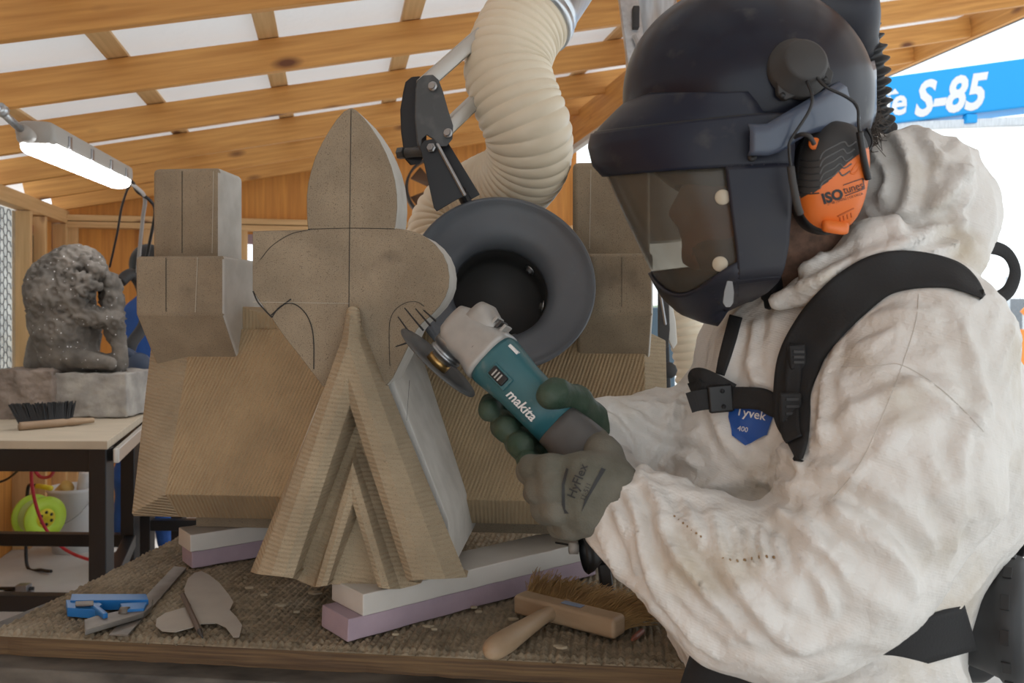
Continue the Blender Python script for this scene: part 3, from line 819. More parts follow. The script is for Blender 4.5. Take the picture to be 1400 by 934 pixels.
bm = bmesh.new(); add_cyl(bm, q+Vector((-.09, 0, .05)), q+Vector((.08, 0, .05)), .009); bmobj('screw', bm, m_black, t, smooth=True)
# green plank behind the lion
o = beam(P(54, 495, 4.9)-Vector((0, 0, .0)), P(54, 430, 4.9), .06, .03, m_lime, U, name='green_level', kind=None)
tag(o, 'bright green strip standing behind the lion carving by the window stud', 'spirit level')

# worker in blue behind
Yw = 4.9
t = empty('person', Vector((P(195, 0, Yw).x, Yw, 0)), 'worker in blue overalls, mostly hidden behind the lion table and carved stone', 'person')
W = lambda px, py, dy=0: P(px, py, Yw+dy)
S = SDF((-2.65, 4.5, 0.0), (-1.75, 5.3, 1.85), .014)
S.ell(W(203, 372), (.078, .10, .12), .03)
S.cap(W(204, 400), W(204, 425), .055, .06, .03)
S.cap(W(204, 440), W(202, 560), .15, .15, .04)
S.cap(W(188, 445), W(172, 500, -.1), .06, .05, .03)
S.cap(W(172, 500, -.1), W(192, 530, -.2), .045, .04, .02)
S.cap(W(192, 570), W(176, 650, -.05), .10, .08, .04); S.cap(W(176, 650, -.05), W(170, 735, -.03), .075, .055, .03)
S.cap(W(214, 570), W(220, 650), .10, .08, .04); S.cap(W(220, 650), W(226, 740), .075, .05, .03)
S.mesh('body', m_cover_b, t, lambda V, N: .02*pn(V*9))
for px in (170, 226):
    f0 = Vector((W(px, 0).x, Yw-.03, .045))
    loft('shoe', [(f0+Vector((0, .10, 0)), (1, 0, 0), (0, 0, 1), .04, .04), (f0, (1, 0, 0), (0, 0, 1), .05, .045), (f0+Vector((0, -.12, -.01)), (1, 0, 0), (0, 0, 1), .05, .035), (f0+Vector((0, -.18, -.02)), (1, 0, 0), (0, 0, 1), .03, .02)], m_blackmat, t, e=2.5)
S = SDF((-2.65, 4.4, 1.45), (-1.9, 5.25, 1.85), .012)
S.ell(W(203, 362), (.10, .12, .12), .02); S.half(W(203, 376), (0, 0, -1))
S.mesh('cap', m_black, t)
lathe('respirator_filter', W(190, 497, -.55), (.3, -1, 0), [(-.06, .0), (-.06, .05), (0, .055), (.01, .048), (.01, 0)], mat('slate plastic', (.06, .08, .13), .5), t)
tube('breathing_tube', [W(165, 385, -.5), W(180, 375, -.45), W(194, 395, -.4), W(198, 440, -.4), W(180, 470, -.5), W(178, 487, -.5), W(190, 497, -.5)], .03, m_blackmat, t, n=50)
tube('backpack_strap', [W(160, 482, -.5), W(176, 482, -.55), W(196, 500, -.5), W(205, 520, -.4)], .022, bpy.data.materials['slate plastic'], t, n=30)

# ------------------------------------------------------------ outside right
t = empty('boom_lift', P(1300, 130, 9.5), 'sky blue telescopic boom arm with white lettering crossing the sky', 'boom lift')
b0 = P(1100, 157, 9.5); b1 = P(1560, 98, 8.6); 
H_ = .50
a = (b1-b0).normalized(); c = Vector((0, 0, 1)); c = (c-a*c.dot(a)).normalized(); b = c.cross(a)
bm = bmesh.new(); add_box(bm, (b0+b1)/2, ((b1-b0).length, .4, H_), Matrix((a, b, c)).transposed()); bmobj('boom_arm', bm, m_boom, t, bevel=.02)
nb = -b if b.y > 0 else b
def bfn(cpx, cpy):
    # point on the front face of the boom under pixel
    d = (P(cpx, cpy, 1)-CAM).normalized(); pl = (b0+b1)/2+nb*.203
    return CAM+d*((pl-CAM).dot(nb)/d.dot(nb))
def bt(name, s, px, py, size, sx=1, **k):
    o0 = bfn(px, py)
    def fn(x, y): return tuple(o0+a*(x*size*sx)+c*(y*size))
    return text_on(name, s, fn, m_whitep, t, **k)
bt('lettering', 'S-85', 1295, 133, .50, .74, shear=.35, bold=.035, spacing=1.0)
bt('lettering', 'Genie', 1184, 146, .40, .80, shear=.2, bold=.028)
o0 = bfn(1222, 129)
bm = bmesh.new(); add_prism(bm, [o0+a*-.04, o0+a*.05, o0+a*.015+c*.06], nb*.003); bmobj('arrow_mark', bm, m_whitep, t)
beam(P(1100, 178, 9.4), P(1560, 160, 8.5), .08, .085, m_galv, name='inner_tube', parent=t)
bm = bmesh.new(); q = P(1326, 163, 8.9); add_box(bm, q, (.11, .1, .09)); bmobj('end_block', bm, m_boom, t, bevel=.01)
# boom vehicle base far out of frame keeps the arm carried
beam(P(1560, 98, 8.6)+Vector((0, 0, -.1)), Vector((P(1560, 98, 8.6).x+.3, 8.6, 0)), .5, .5, m_boom, Vector((0, 1, 0)), name='mast', parent=t)

# fence, hill, signs, cone
bm = bmesh.new()
q0, q1 = P(1372, 0, 19), P(1500, 0, 15)
hillV = []
fz = lambda py, Y: CZ-(py-HY)*Y/F
t = empty('chain_link_fence', Vector((q0.x, 19, 0)), 'grey chain link fence panel at far right edge of the yard', 'fence')
fx0 = P(1378, 0, 14).x; fx1 = fx0+2.5
bm = bmesh.new(); n_ = 26; z1 = fz(408, 14)
for i in range(-n_, n_):
    x = fx0+i*.1
    for sg in (1, -1):
        a0 = Vector((x if sg > 0 else x+z1, 14, 0)); a1 = Vector((x+z1 if sg > 0 else x, 14, z1))
        if max(a0.x, a1.x) > fx1 or min(a0.x, a1.x) < fx0: 
            # clip
            d = a1-a0
            ts = [0, 1]
            for xx in (fx0, fx1):
                k = (xx-a0.x)/d.x
                if 0 < k < 1: ts.append(k)
            ts = sorted(k for k in ts if fx0-1e-6 <= (a0+d*k).x <= fx1+1e-6)
            if len(ts) < 2: continue
            a0, a1 = a0+d*ts[0], a0+d*ts[-1]
        add_cyl(bm, a0, a1, .006, n=4, caps=False)
bmobj('mesh_panel', bm, m_fenceg, t)
bm = bmesh.new(); add_box(bm, ((fx0+fx1)/2, 14.3, z1/2), (fx1-fx0, .01, z1)); bmobj('privacy_screen', bm, m_fenceg, t)
for x in (fx0, fx0+1.25, fx1):
    bm = bmesh.new(); add_cyl(bm, (x, 14, 0), (x, 14, z1+.35), .035, n=12); bmobj('post', bm, m_galv, t, smooth=True)
hv = bmesh.new(); pts = []
for i in range(40):
    x = -30+i*3; pts.append((x, 85, 1.2+1.6*abs(math.sin(i*.7))*.6+.5))
pts = [(87, 85, 0), (-30, 85, 0)]+pts
add_prism(hv, pts, (0, 4, 0)); hill = bmobj('hills', hv, mat('hazy green hill', (0.30, 0.38, 0.26), .9, col2=(0.25, 0.32, .22), nscale=.5), smooth=False); struct(hill)
def sign(px, py, Y, s, shape, lab):
    q = P(px, py, Y)
    t = empty('road_sign', Vector((q.x, Y, 0)), lab, 'sign')
    bm = bmesh.new()
    if shape == 'd': add_prism(bm, [q+Vector((s, 0, 0)), q+Vector((0, 0, s)), q+Vector((-s, 0, 0)), q+Vector((0, 0, -s))], (0, .02, 0))
    else: add_prism(bm, [q+Vector((s, 0, -s*1.3)), q+Vector((s, 0, s*1.3)), q+Vector((-s, 0, s*1.3)), q+Vector((-s, 0, -s*1.3))], (0, .02, 0))
    bmobj('sign_panel', bm, m_signor, t, bevel=.004)
    bm = bmesh.new(); add_box(bm, (q.x, Y+.05, q.z/2), (.05, .05, q.z)); bmobj('post', bm, m_galv, t)
sign(1405, 426, 11, .09, 'd', 'small orange diamond sign cut by the right edge of view')
sign(1410, 475, 10.5, .17, 'r', 'tall orange rectangular sign below the diamond at right edge')
sign(1398, 498, 12, .17, 'd', 'orange diamond sign leaning low behind the striped cone')
q = P(1383, 0, 12.5)
t = empty('traffic_cone', Vector((q.x, 12.5, 0)), 'orange and white traffic drum before the grey fence', 'traffic cone')
z2 = fz(483, 12.5)
lathe('cone_body', (q.x, 12.5, 0), (0, 0, 1), [(0, .22), (.05, .22), (.06, .16), (z2, .05), (z2, 0)], m_signor, t, n=24)
lathe('white_band', (q.x, 12.5, 0), (0, 0, 1), [(z2*.55, .117), (z2*.75, .09)], m_whitep, t, n=24)
lathe('white_band', (q.x, 12.5, 0), (0, 0, 1), [(z2*.25, .150), (z2*.42, .132)], m_whitep, t, n=24)
# blue containers far behind, seen beside the arm
for px, w, py0, lab in ((897, .35, 425, 'dark blue panel standing outside beyond the carved stone'), ):
    q = P(px, 0, 8)
    t = bmesh.new(); add_box(t, (q.x, 8, .75), (.30, .3, 1.5)); o = bmobj('storage_cabinet', t, mat('slate blue paint', (.07, .13, .19), .5), bevel=.01); tag(o, lab, 'cabinet')
# ============================================================ WORKBENCH
def G(px, py, z):
    Y = (CZ-z)*F/(py-HY); return P(px, py, Y)
ZB = .95
A0b = G(943, 905, ZB)
th = math.radians(6.8); EX = Vector((math.cos(th), -math.sin(th), 0)); EY = Vector((math.sin(th), math.cos(th), 0))
BL, BD = 1.03, .76
def BP(x, y, z): # x: 0 at right edge going left negative
    return Vector((A0b.x, A0b.y, 0))+EX*x+EY*y+Vector((0, 0, z))
wb = empty('workbench', BP(-.5, .35, 0), 'low dark dusty steel workbench under the carpeted board', 'workbench')
bm = bmesh.new(); add_prism(bm, [BP(-BL-.12, -.045, .87), BP(.0, -.045, .87), BP(.0, BD, .87), BP(-BL+.02, BD, .87)], (0, 0, .042)); bmobj('bench_top', bm, m_darkbench, wb, bevel=.004)
for x in (-BL+.06, -.05):
    for y in (.02, BD-.06):
        bm = bmesh.new(); add_box(bm, BP(x, y, .435), (.07, .07, .87)); bmobj('leg', bm, m_steelblk, wb)
bm = bmesh.new(); add_prism(bm, [BP(-BL-.1, -.03, .78), BP(-.01, -.03, .78), BP(-.01, -.0, .78), BP(-BL-.1, 0, .78)], (0, 0, .09)); bmobj('front_rail', bm, m_steelblk, wb)
bd = empty('bench_board', BP(-.5, .35, .912), 'thick plywood board with ragged brown edge lying on the steel workbench', 'board')
bm = bmesh.new(); add_prism(bm, [BP(-BL, 0, .912), BP(0, 0, .912), BP(0, BD, .912), BP(-BL, BD, .912)], (0, 0, .030))
bmesh.ops.subdivide_edges(bm, edges=bm.edges[:], cuts=40, use_grid_fill=True)
for v in bm.verts:
    n = pn(np.array([v.co*30]))[0]+.5*pn(np.array([v.co*90]))[0]; v.co += EY*n*.004+Vector((0, 0, n*.0012))
bmobj('board', bm, m_plyedge, bd)
# carpet: woven ribs as real relief
nx, ny = 430, 320
xx = -np.linspace(-.004, BL-.002, nx)[::-1]; yy = np.linspace(-.006, BD, ny)
XX, YY = np.meshgrid(xx, yy, indexing='ij')
pp = np.stack([XX.ravel(), YY.ravel(), np.zeros(XX.size)], 1)
n1 = pn(pp*np.array([60, 12, 1])); n2 = pn(pp*np.array([110, 110, 1])+9); n3 = pn(pp*6.0)
rib = np.abs(np.sin(PI*(pp[:, 0]+.0022*n1)/.0108))**.7
cross = .5+.5*np.sin(2*PI*(pp[:, 1]+.002*n2)/.0125)
hh = .0006+.0056*rib*(.5+.5*cross)+.0046*n2+.0012*n3
Wd = np.array([tuple(BP(a, b, ZB-.005)) for a, b in pp[:, :2]]); Wd[:, 2] += hh
edge = (pp[:, 0] < -BL+.006) | (pp[:, 0] > .001) | (pp[:, 1] < -.003)
Wd[edge, 2] -= .004
Fc = [(i*ny+j, (i+1)*ny+j, (i+1)*ny+j+1, i*ny+j+1) for i in range(nx-1) for j in range(ny-1)]
nv0 = len(Wd); ring = [i*ny for i in range(nx)]+[(nx-1)*ny+j for j in range(1, ny)]+[i*ny+ny-1 for i in range(nx-2, -1, -1)]+[j for j in range(ny-2, 0, -1)]
low = Wd[ring].copy(); low[:, 2] = .942
for k in range(len(ring)): Fc.append((ring[k], nv0+k, nv0+(k+1) % len(ring), ring[(k+1) % len(ring)]))
carpet = from_np('carpet_mat', np.vstack([Wd, low]), Fc, m_carpet)
tag(carpet, 'dusty brown ribbed carpet mat covering the plywood board under the tools', 'carpet')

# ============================================================ CARVED STONE
ts = math.radians(4.8); SX = Vector((math.cos(ts), -math.sin(ts), 0)); SY = Vector((math.sin(ts), math.cos(ts), 0)); SA = Vector((-.2, 1.65, 0))
def S3(x, y, z): return SA+SX*x+SY*y+Vector((0, 0, z))
def FP(px, py, yl):
    d = Vector(((px-CX)/F, 1, -(py-HY)/F)); t = (yl-(CAM-SA).dot(SY))/d.dot(SY); return CAM+d*t
def LX(px, yl, py=HY): return (FP(px, py, yl)-SA).dot(SX)
stone = empty('carved_stone_finial', S3(0, 0, 1.02), 'large tan sandstone finial being carved, with pointed leaf head and tooled gable front', 'stone carving')
# --- cross body along x
def secpoly(x, P6): return [S3(x, y, z) for y, z in P6]
xl0 = LX(226, -.165); xl1 = LX(183, -.11)
inner = [(-.165, 1.103), (-.112, 1.050), (.112, 1.050), (.165, 1.103), (.06, 1.395), (-.06, 1.395)]
outer = [(-.118, 1.056), (-.112, 1.050), (.112, 1.050), (.118, 1.056), (.045, 1.375), (-.045, 1.375)]
xr0 = LX(886, -.165); xr1 = LX(915, -.11)
bm = bmesh.new(); rows = []
for x, pl in ((xl1, outer), (xl0, inner), (xr0, inner), (xr1, outer)): rows.append([bm.verts.new(p) for p in secpoly(x, pl)])
bm.faces.new(rows[0]); bm.faces.new(rows[-1][::-1])
fm = {}
for i in range(3):
    for j in range(6):
        f = bm.faces.new((rows[i][j], rows[i][(j+1) % 6], rows[i+1][(j+1) % 6], rows[i+1][j]))
        f.material_index = 0 if i == 1 and j in (5, 3, 4, 2) else (1 if i != 1 else 2)
for f in bm.faces:
    if len(f.verts) == 6: f.material_index = 1
o = bmobj('cross_body', bm, None, stone, bevel=.002)
o.data.materials.append(m_tool_v); o.data.materials.append(m_tool_h); o.data.materials.append(m_tool_v2)
# underside bed
bm = bmesh.new(); add_prism(bm, [S3(-.40, -.05, 1.018), S3(.42, -.05, 1.018), S3(.42, .09, 1.018), S3(-.40, .09, 1.018)], (0, 0, .04)); bmobj('bed', bm, m_sawn, stone)
# --- web between side heads and centre
wx = [(-.47, 1.33), (-.47, 1.53), (-.42, 1.518), (-.395, 1.500), (-.37, 1.474), (-.335, 1.448), (-.28, 1.428), (-.2, 1.42), (-.12, 1.435), (-.075, 1.47), (-.06, 1.52), (0.06, 1.52), (.075, 1.47), (.12, 1.435), (.2, 1.42), (.28, 1.43), (.335, 1.45), (.38, 1.50), (.40, 1.53), (.42, 1.33)]
bm = bmesh.new(); add_prism(bm, [S3(x, -.055, z) for x, z in wx], SY*.11); o = bmobj('web', bm, m_tool_v2, stone, bevel=.002)
# --- side heads (square-blocked fleurs)
def side_head(x0p, x1p, x0b, x1b, ut):
    bm = bmesh.new()
    yz = [(-.14, 1.528), (-.14, 1.423), (-.06, ut), (.06, ut), (.14, 1.423), (.14, 1.528)]
    add_prism(bm, [S3(x0b, y, z) for y, z in yz], SX*(x1b-x0b)); a_ = bmobj('side_lobes', bm, None, stone, bevel=.006, seg=3)
    a_.data.materials.append(m_sawn); a_.data.materials.append(m_sawn_lit)
    bm = bmesh.new(); add_prism(bm, [S3(x0p, -.055, 1.50), S3(x0p, .055, 1.50), S3(x0p, .055, 1.702), S3(x0p, -.055, 1.702)], SX*(x1p-x0p)); b_ = bmobj('side_petal', bm, None, stone, bevel=.010, seg=3)
    b_.data.materials.append(m_sawn); b_.data.materials.append(m_sawn_lit)
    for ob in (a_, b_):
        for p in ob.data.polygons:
            if p.normal.dot(SX) > .8: p.material_index = 1  # right-facing sides get the stone colour with daylight painted in
side_head(LX(208, -.055), LX(301, -.055), LX(185, -.14), LX(306, -.14), 1.32)
side_head(LX(783, -.055), LX(889, -.055), LX(789, -.14), LX(893, -.14), 1.335)
# saw lines on the blocks
def line_on(pts, yl, w=.0011, m=m_pencil, name='pencil_line', lift=.0006, parent=None, n=None):
    Q = smooth_path(pts, n or max(2, len(pts)*8)) if len(pts) > 2 else np.array(pts, float)
    W3 = [FP(q[0], q[1], yl-lift) for q in Q]
    V = []; Fc = []
    for i, q in enumerate(W3):
        d = (W3[min(i+1, len(W3)-1)]-W3[max(i-1, 0)]).normalized(); nn = d.cross(SY).normalized()
        V += [q-nn*w/2, q+nn*w/2, q+nn*w/2-SY*.0004, q-nn*w/2-SY*.0004]
    k = len(W3)
    for i in range(k-1):
        a_ = 4*i
        for j in range(4): Fc.append((a_+j, a_+(j+1) % 4, a_+4+(j+1) % 4, a_+4+j))
    return from_np(name, V, Fc, m, parent or stone, False)
m_chalk = mat('pale scribe line', (.5, .46, .38), .9)
line_on([(249, 234), (249, 346)], -.055); line_on([(292, 234), (290, 346)], -.055, m=m_chalk, name='scribe_line')
line_on([(227, 352), (227, 426)], -.14); line_on([(270, 352), (267, 427)], -.14, m=m_chalk, name='scribe_line')
line_on([(808, 232), (806, 340)], -.055, m=m_chalk, name='scribe_line'); line_on([(796, 352), (798, 425)], -.14, m=m_chalk, name='scribe_line')
line_on([(850, 352), (850, 420)], -.14, w=.0007)
# --- centre column under everything
bm = bmesh.new(); add_prism(bm, [S3(-.06, -.08, 1.2), S3(.06, -.08, 1.2), S3(.06, -.08, 1.5), S3(-.06, -.08, 1.5)], SY*.16)
add_prism(bm, [S3(-.03, -.31, 1.3), S3(.03, -.31, 1.3), S3(.03, -.31, 1.46), S3(-.03, -.31, 1.46)], SY*.25)
bmobj('neck', bm, m_tool_v2, stone, bevel=.004)
# --- front leaf head
YF = -.38
fle = [(345, 316), (421, 314), (419.5, 300), (419, 285), (419, 268), (421, 250), (425, 233), (431, 214), (440, 195), (450, 178), (460, 163), (470, 152), (480, 147), (486, 150), (497, 161), (508, 175), (519, 192), (528, 210), (535, 228), (540, 247), (542.5, 266), (543, 284), (541.5, 300), (540, 312),
       (555, 314), (570, 318), (584, 325), (596, 335), (606, 348), (612, 362), (614.5, 378), (613.5, 393), (609, 406), (601, 419), (590, 431), (577, 442), (569, 452), (537, 517), (500, 560), (465, 560), (431, 515), (388, 460), (345, 398)]
bm = bmesh.new(); pts = [FP(x, y, YF) for x, y in fle]
add_prism(bm, pts, SY*.075)
o = bmobj('leaf_head', bm, None, stone, bevel=.0015, seg=1)
o.data.materials.append(m_sawn); o.data.materials.append(m_sawn_lit)
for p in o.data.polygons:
    if abs(p.normal.dot(SY)) < .5 and p.normal.dot(SX) > -.3: p.material_index = 1  # edge faces turned up and right get the painted-in daylight
for pts_ in ([(480, 150), (479, 235), (478, 314), (477, 420)], [(421, 313.5), (480, 312), (540, 313)], ):
    line_on(pts_, YF, w=.0009)
line_on([(424, 314), (398, 320), (372, 336), (356, 355)], YF, w=.0008)
line_on([(346, 398), (352, 412), (362, 424), (372, 434)], YF, w=.0022)
line_on([(371, 431), (382, 421), (398, 409)], YF, w=.0020)
line_on([(372, 434), (380, 422), (392, 415), (405, 417), (418, 429), (426, 447), (429, 470), (429, 505)], YF, w=.0015)
line_on([(533, 500), (532, 465), (533, 440), (540, 424), (555, 414), (570, 413), (580, 419)], YF, w=.0008)
line_on([(346, 413), (420, 414), (478, 415)], YF, w=.0006, m=m_chalk, name='scribe_line')
line_on([(560, 520), (556, 575)], YF+.001, w=.0004)
# --- front arm: gabled volume
def arm(y0, y1, sec0, sec1, m0, m1):
    bm = bmesh.new()
    a_ = [bm.verts.new(S3(x, y0, z)) for x, z in sec0]; b_ = [bm.verts.new(S3(x, y1, z)) for x, z in sec1]; n = len(a_)
    bm.faces.new(a_); bm.faces.new(b_[::-1])
    for i in range(n): bm.faces.new((a_[i], a_[(i+1) % n], b_[(i+1) % n], b_[i]))
    return bm
full = [(0, 1.450), (.136, 1.112), (.139, 1.035), (-.139, 1.035), (-.136, 1.112)]
bm = arm(-.356, 0, full, full, 0, 0)
o = bmobj('front_arm', bm, m_sawn_lit, stone, bevel=.002)  # lit stone colour over the whole arm, daylight painted in
inset = [(0, 1.432), (.150, 1.085), (.146, 1.032), (-.146, 1.032), (-.150, 1.085)]
# mouldings
lines = [(424, 344, 782, -.372), (432, 353, 785, -.411), (470, 372, 787, -.424), (512, 389, 789, -.424), (554, 402, 791, -.414), (570, 408, 793, -.364), (600, 417, 797, -.367), (622, 429, 802, -.378), (632, 433, 803, -.399), (662, 441, 802, -.403), (688, 449, 801, -.399), (700, 454, 799, -.364)]
NB = 30
def mline(l, sgn):
    ap, fx, fy, yl = l
    a_ = FP(481, ap, yl); za = a_.z; ft = FP(fx, fy, yl); xf = (ft-SA).dot(SX); zf = ft.z
    return [(sgn*abs(xf-.002)*(s), yl, za+(zf-za)*s) for s in np.linspace(0, 1, NB)]
def band_obj(name, idx, m, m_alt=None):
    V = []; Fc = []
    for sgn in (-1, 1):
        rows = [mline(lines[i], sgn) for i in idx]
        base = len(V)
        for r_ in rows:
            for k, (x, y, z) in enumerate(r_): 
                w = .0012*math.sin(z*740+r_[0][2]*30+.6*math.sin(z*90)) if 0 < k < NB-1 else 0
                V.append(S3(x+w*.0, y, z))
        # foot closing ring at the back
        nr = len(rows)
        for i in range(nr-1):
            for k in range(NB-1):
                a_ = base+i*NB+k; Fc.append((a_, a_+1, a_+NB+1, a_+NB))
        back = len(V)
        for r_ in rows: x, y, z = r_[-1]; V.append(S3(x*.99, -.34, z))
        for i in range(nr-1):
            a_ = base+i*NB+NB-1; Fc.append((a_, back+i, back+i+1, a_+NB))
    return from_np(name, V, Fc, m, stone, smooth=False)
o = band_obj('gable_moulding', range(0, 6), m_tool_h); o.data.polygons.foreach_set('use_smooth', [True]*len(o.data.polygons)); o.data.set_sharp_from_angle(angle=.25)
o = band_obj('inner_moulding', range(5, 12), m_tool_h); o.data.polygons.foreach_set('use_smooth', [True]*len(o.data.polygons)); o.data.set_sharp_from_angle(angle=.15)
a_, b_, c_ = mline(lines[-1], -1)[-1], mline(lines[-1], 1)[-1], mline(lines[-1], 1)[0]
bm = bmesh.new(); add_prism(bm, [S3(*a_), S3(*b_), S3(*c_)], SY*.04); bmobj('gable_panel', bm, m_tool_h, stone)
# rounded nose where the mouldings meet
S_ = SDF(tuple(S3(-.04, -.45, 1.36)), tuple(S3(.06, -.36, 1.46)), .0025)
S_.cap(S3(0, -.395, 1.425), S3(0, -.405, 1.36), .010, .018, .01)
S_.mesh('gable_nose', m_tool_h, stone)

# ============================================================ SUPPORT FOAM
def bar(name, fr, ang, length, width, z0, z1, m, lab, off=(0, 0), cat='foam block', bev=.002):
    d = Vector((math.cos(ang), math.sin(ang), 0)); n = Vector((-math.sin(ang), math.cos(ang), 0))
    p = Vector((fr.x, fr.y, 0))+d*off[0]+n*off[1]+Vector((0, 0, z0))
    bm = bmesh.new(); add_prism(bm, [p, p+d*length, p+d*length+n*width, p+n*width], (0, 0, z1-z0))
    bmesh.ops.subdivide_edges(bm, edges=[e for e in bm.edges if e.calc_length() > .1], cuts=24, use_grid_fill=True)
    for v in bm.verts:
        v.co += Vector((1, 1, .6))*float(pn(np.array([v.co*28]))[0])*.0022
    o = bmobj(name, bm, m, bevel=bev); tag(o, lab, cat); return o
fr = G(476, 878, .953); an = math.radians(39.5)
bar('foam_block', fr, an, .50, .082, .953, .985, m_pink, 'long pink foam slab under the front of the stone, on the carpet')
bar('foam_block', fr, an, .47, .095, .985, 1.017, m_white, 'long white block lying on the pink slab under the gable foot', (.022, -.003))
fr2 = G(262, 778, .953); an2 = math.radians(37)
bar('foam_block', fr2, an2, .26, .062, .953, .985, m_pink, 'short pink foam slab under the left end of the stone', (0, 0))
bar('foam_block', fr2, an2, .27, .075, .985, 1.017, m_white, 'short white block on the pink slab at the left end of the stone', (-.004, -.005))

# ============================================================ HAND TOOLS ON THE CARPET
ZC = ZB+.002
def flat(name, px_pts, z0, th_, m, parent=None, bev=0.0, zf=None):
    bm = bmesh.new(); pts = [G(x, y, z0+th_) for x, y in px_pts]
    add_prism(bm, pts, (0, 0, -th_)); return bmobj(name, bm, m, parent, bevel=bev)
t = empty('combination_square', G(180, 830, ZC), 'steel rule with a blue square head lying on the carpet', 'square')
flat('rule', [(149, 867), (175, 868), (255, 776), (238, 774)], ZC, .0025, m_dsteel, t, .0004)
flat('head', [(98, 812), (200, 812), (203, 820), (96, 821)], ZC+.003, .016, m_bluep, t, .001)
flat('head', [(90, 820), (130, 820), (140, 826), (130, 834), (92, 831)], ZC+.002, .014, m_bluep, t, .001)
flat('head', [(164, 825), (202, 822), (197, 832), (168, 834)], ZC+.002, .014, m_bluep, t, .001)
flat('head_web', [(124, 827), (135, 827), (148, 838), (141, 840)], ZC+.005, .014, m_bluep, t, .002)
flat('vial', [(103, 822), (128, 821), (128, 826), (103, 827)], ZC+.019, .003, m_dsteel, t, .001)
q = G(165, 829, ZC+.02); bm = bmesh.new(); add_cyl(bm, q+Vector((0, 0, -.01)), q+Vector((.012, 0, -.01)), .009, n=24); bmobj('locking_nut', bm, m_dsteel, t, smooth=True)
t = empty('angle_gauge', G(160, 845, ZC), 'small dusty steel angle gauge propped against the blue square head', 'angle gauge')
flat('stock', [(116, 862), (115, 847), (130, 842), (203, 826), (209, 818), (208, 828), (197, 838), (150, 852)], ZC+.004, .008, m_dsteel, t, .0015)
# template film: two leaf lobes
t = flat('leaf_template', [(252, 804), (257, 791), (266, 783), (276, 781), (286, 786), (300, 797), (313, 813), (319, 823), (314, 834), (323, 843), (331, 855), (327, 871), (319, 871), (309, 858), (296, 852), (276, 853), (262, 858), (240, 864), (222, 863), (213, 856), (214, 846), (226, 838), (250, 831), (262, 828), (253, 815)], ZC+.005, .0008, m_paper)
tag(t, 'translucent leaf-shaped film template lying on the carpet under a pencil', 'template')
p0 = G(250, 814, ZC+.010); p1 = G(277, 872, ZC+.010)
t = empty('pencil', (p0+p1)/2, 'brown pencil lying across the leaf template', 'pencil')
bm = bmesh.new(); add_cyl(bm, p0, p0.lerp(p1, .86), .0042, n=8); bmobj('barrel', bm, mat('brown pencil paint', (.10, .065, .045), .5), t)
bm = bmesh.new(); add_cyl(bm, p0.lerp(p1, .86), p1, .0042, .0012, n=8); bmobj('tip', bm, m_black, t)
# wooden brush with tan bristles
zt = ZC
t = empty('masonry_brush', G(770, 840, zt), 'wooden T-handled brush with shaggy tan bristles at the right of the carpet', 'brush')
hp = [G(664, 893, zt+.012), G(690, 878, zt+.014), G(720, 858, zt+.016), G(745, 842, zt+.018), G(766, 833, zt+.02), G(778, 828, zt+.022)]
tube('handle', hp, 0, m_handle, t, n=50, seg=20, rfun=lambda l, s: (.0165 if s < .7 else .0165)*(math.sqrt(max(.02, 1-(1-min(1, s/.12))**2)))*(1-.36*max(0, math.sin((s-.25)/.75*PI*.5)))+.0)
h0 = G(710, 812, zt+.03); h1 = G(848, 846, zt+.03)
a1, _, _ = frame(h1-h0); bb = Vector((0, 0, 1)).cross(a1).normalized()
bm = bmesh.new(); add_box(bm, (h0+h1)/2+Vector((0, 0, -.012)), ((h1-h0).length, .034, .030), Matrix((a1, bb, a1.cross(bb))).transposed()); bmobj('head', bm, m_handle, t, bevel=.006, seg=3)
q = (h0.lerp(h1, .55))+Vector((0, 0, .0042)); bm = bmesh.new(); add_box(bm, q, (.035, .012, .0006), Matrix((a1, bb, a1.cross(bb))).transposed()); bmobj('sticker', bm, mat('faded blue sticker', (.2, .25, .36), .6), t)
bm = bmesh.new(); rnd = random.Random(4)
for i in range(2600):
    s = rnd.uniform(0.02, .98); q = h0.lerp(h1, s)+bb*(.015)+Vector((0, 0, rnd.uniform(-.024, .0)))
    sp = (s-.5)*.05
    d = bb*rnd.uniform(.045, .075)+a1*(sp+rnd.uniform(-.015, .02))+Vector((0, 0, rnd.uniform(-.002, .022)))
    m_ = q+d*.5+Vector((0, 0, rnd.uniform(0, .006)))
    e_ = q+d+Vector((rnd.uniform(-.006, .006), 0, rnd.uniform(-.008, .004)))
    e_.z = max(e_.z, ZB+.002)
    for u_, w_ in ((q, m_), (m_, e_)):
        add_cyl(bm, u_, w_, .0006, .0005, n=3, caps=False)
bmobj('bristles', bm, m_bristle, t, smooth=True)
# crayon stub
p0 = G(864, 875, ZC+.004); p1 = G(878, 863, ZC+.004)
t = empty('crayon_stub', p0, 'short red-brown crayon stub near the right end of the carpet', 'crayon')
bm = bmesh.new(); add_cyl(bm, p0.lerp(p1, .25), p1, .0042, n=14); add_cyl(bm, p0, p0.lerp(p1, .25), .002, .0042, n=14); bmobj('stick', bm, mat('red brown wax', (.24, .08, .05), .5), t, smooth=False)
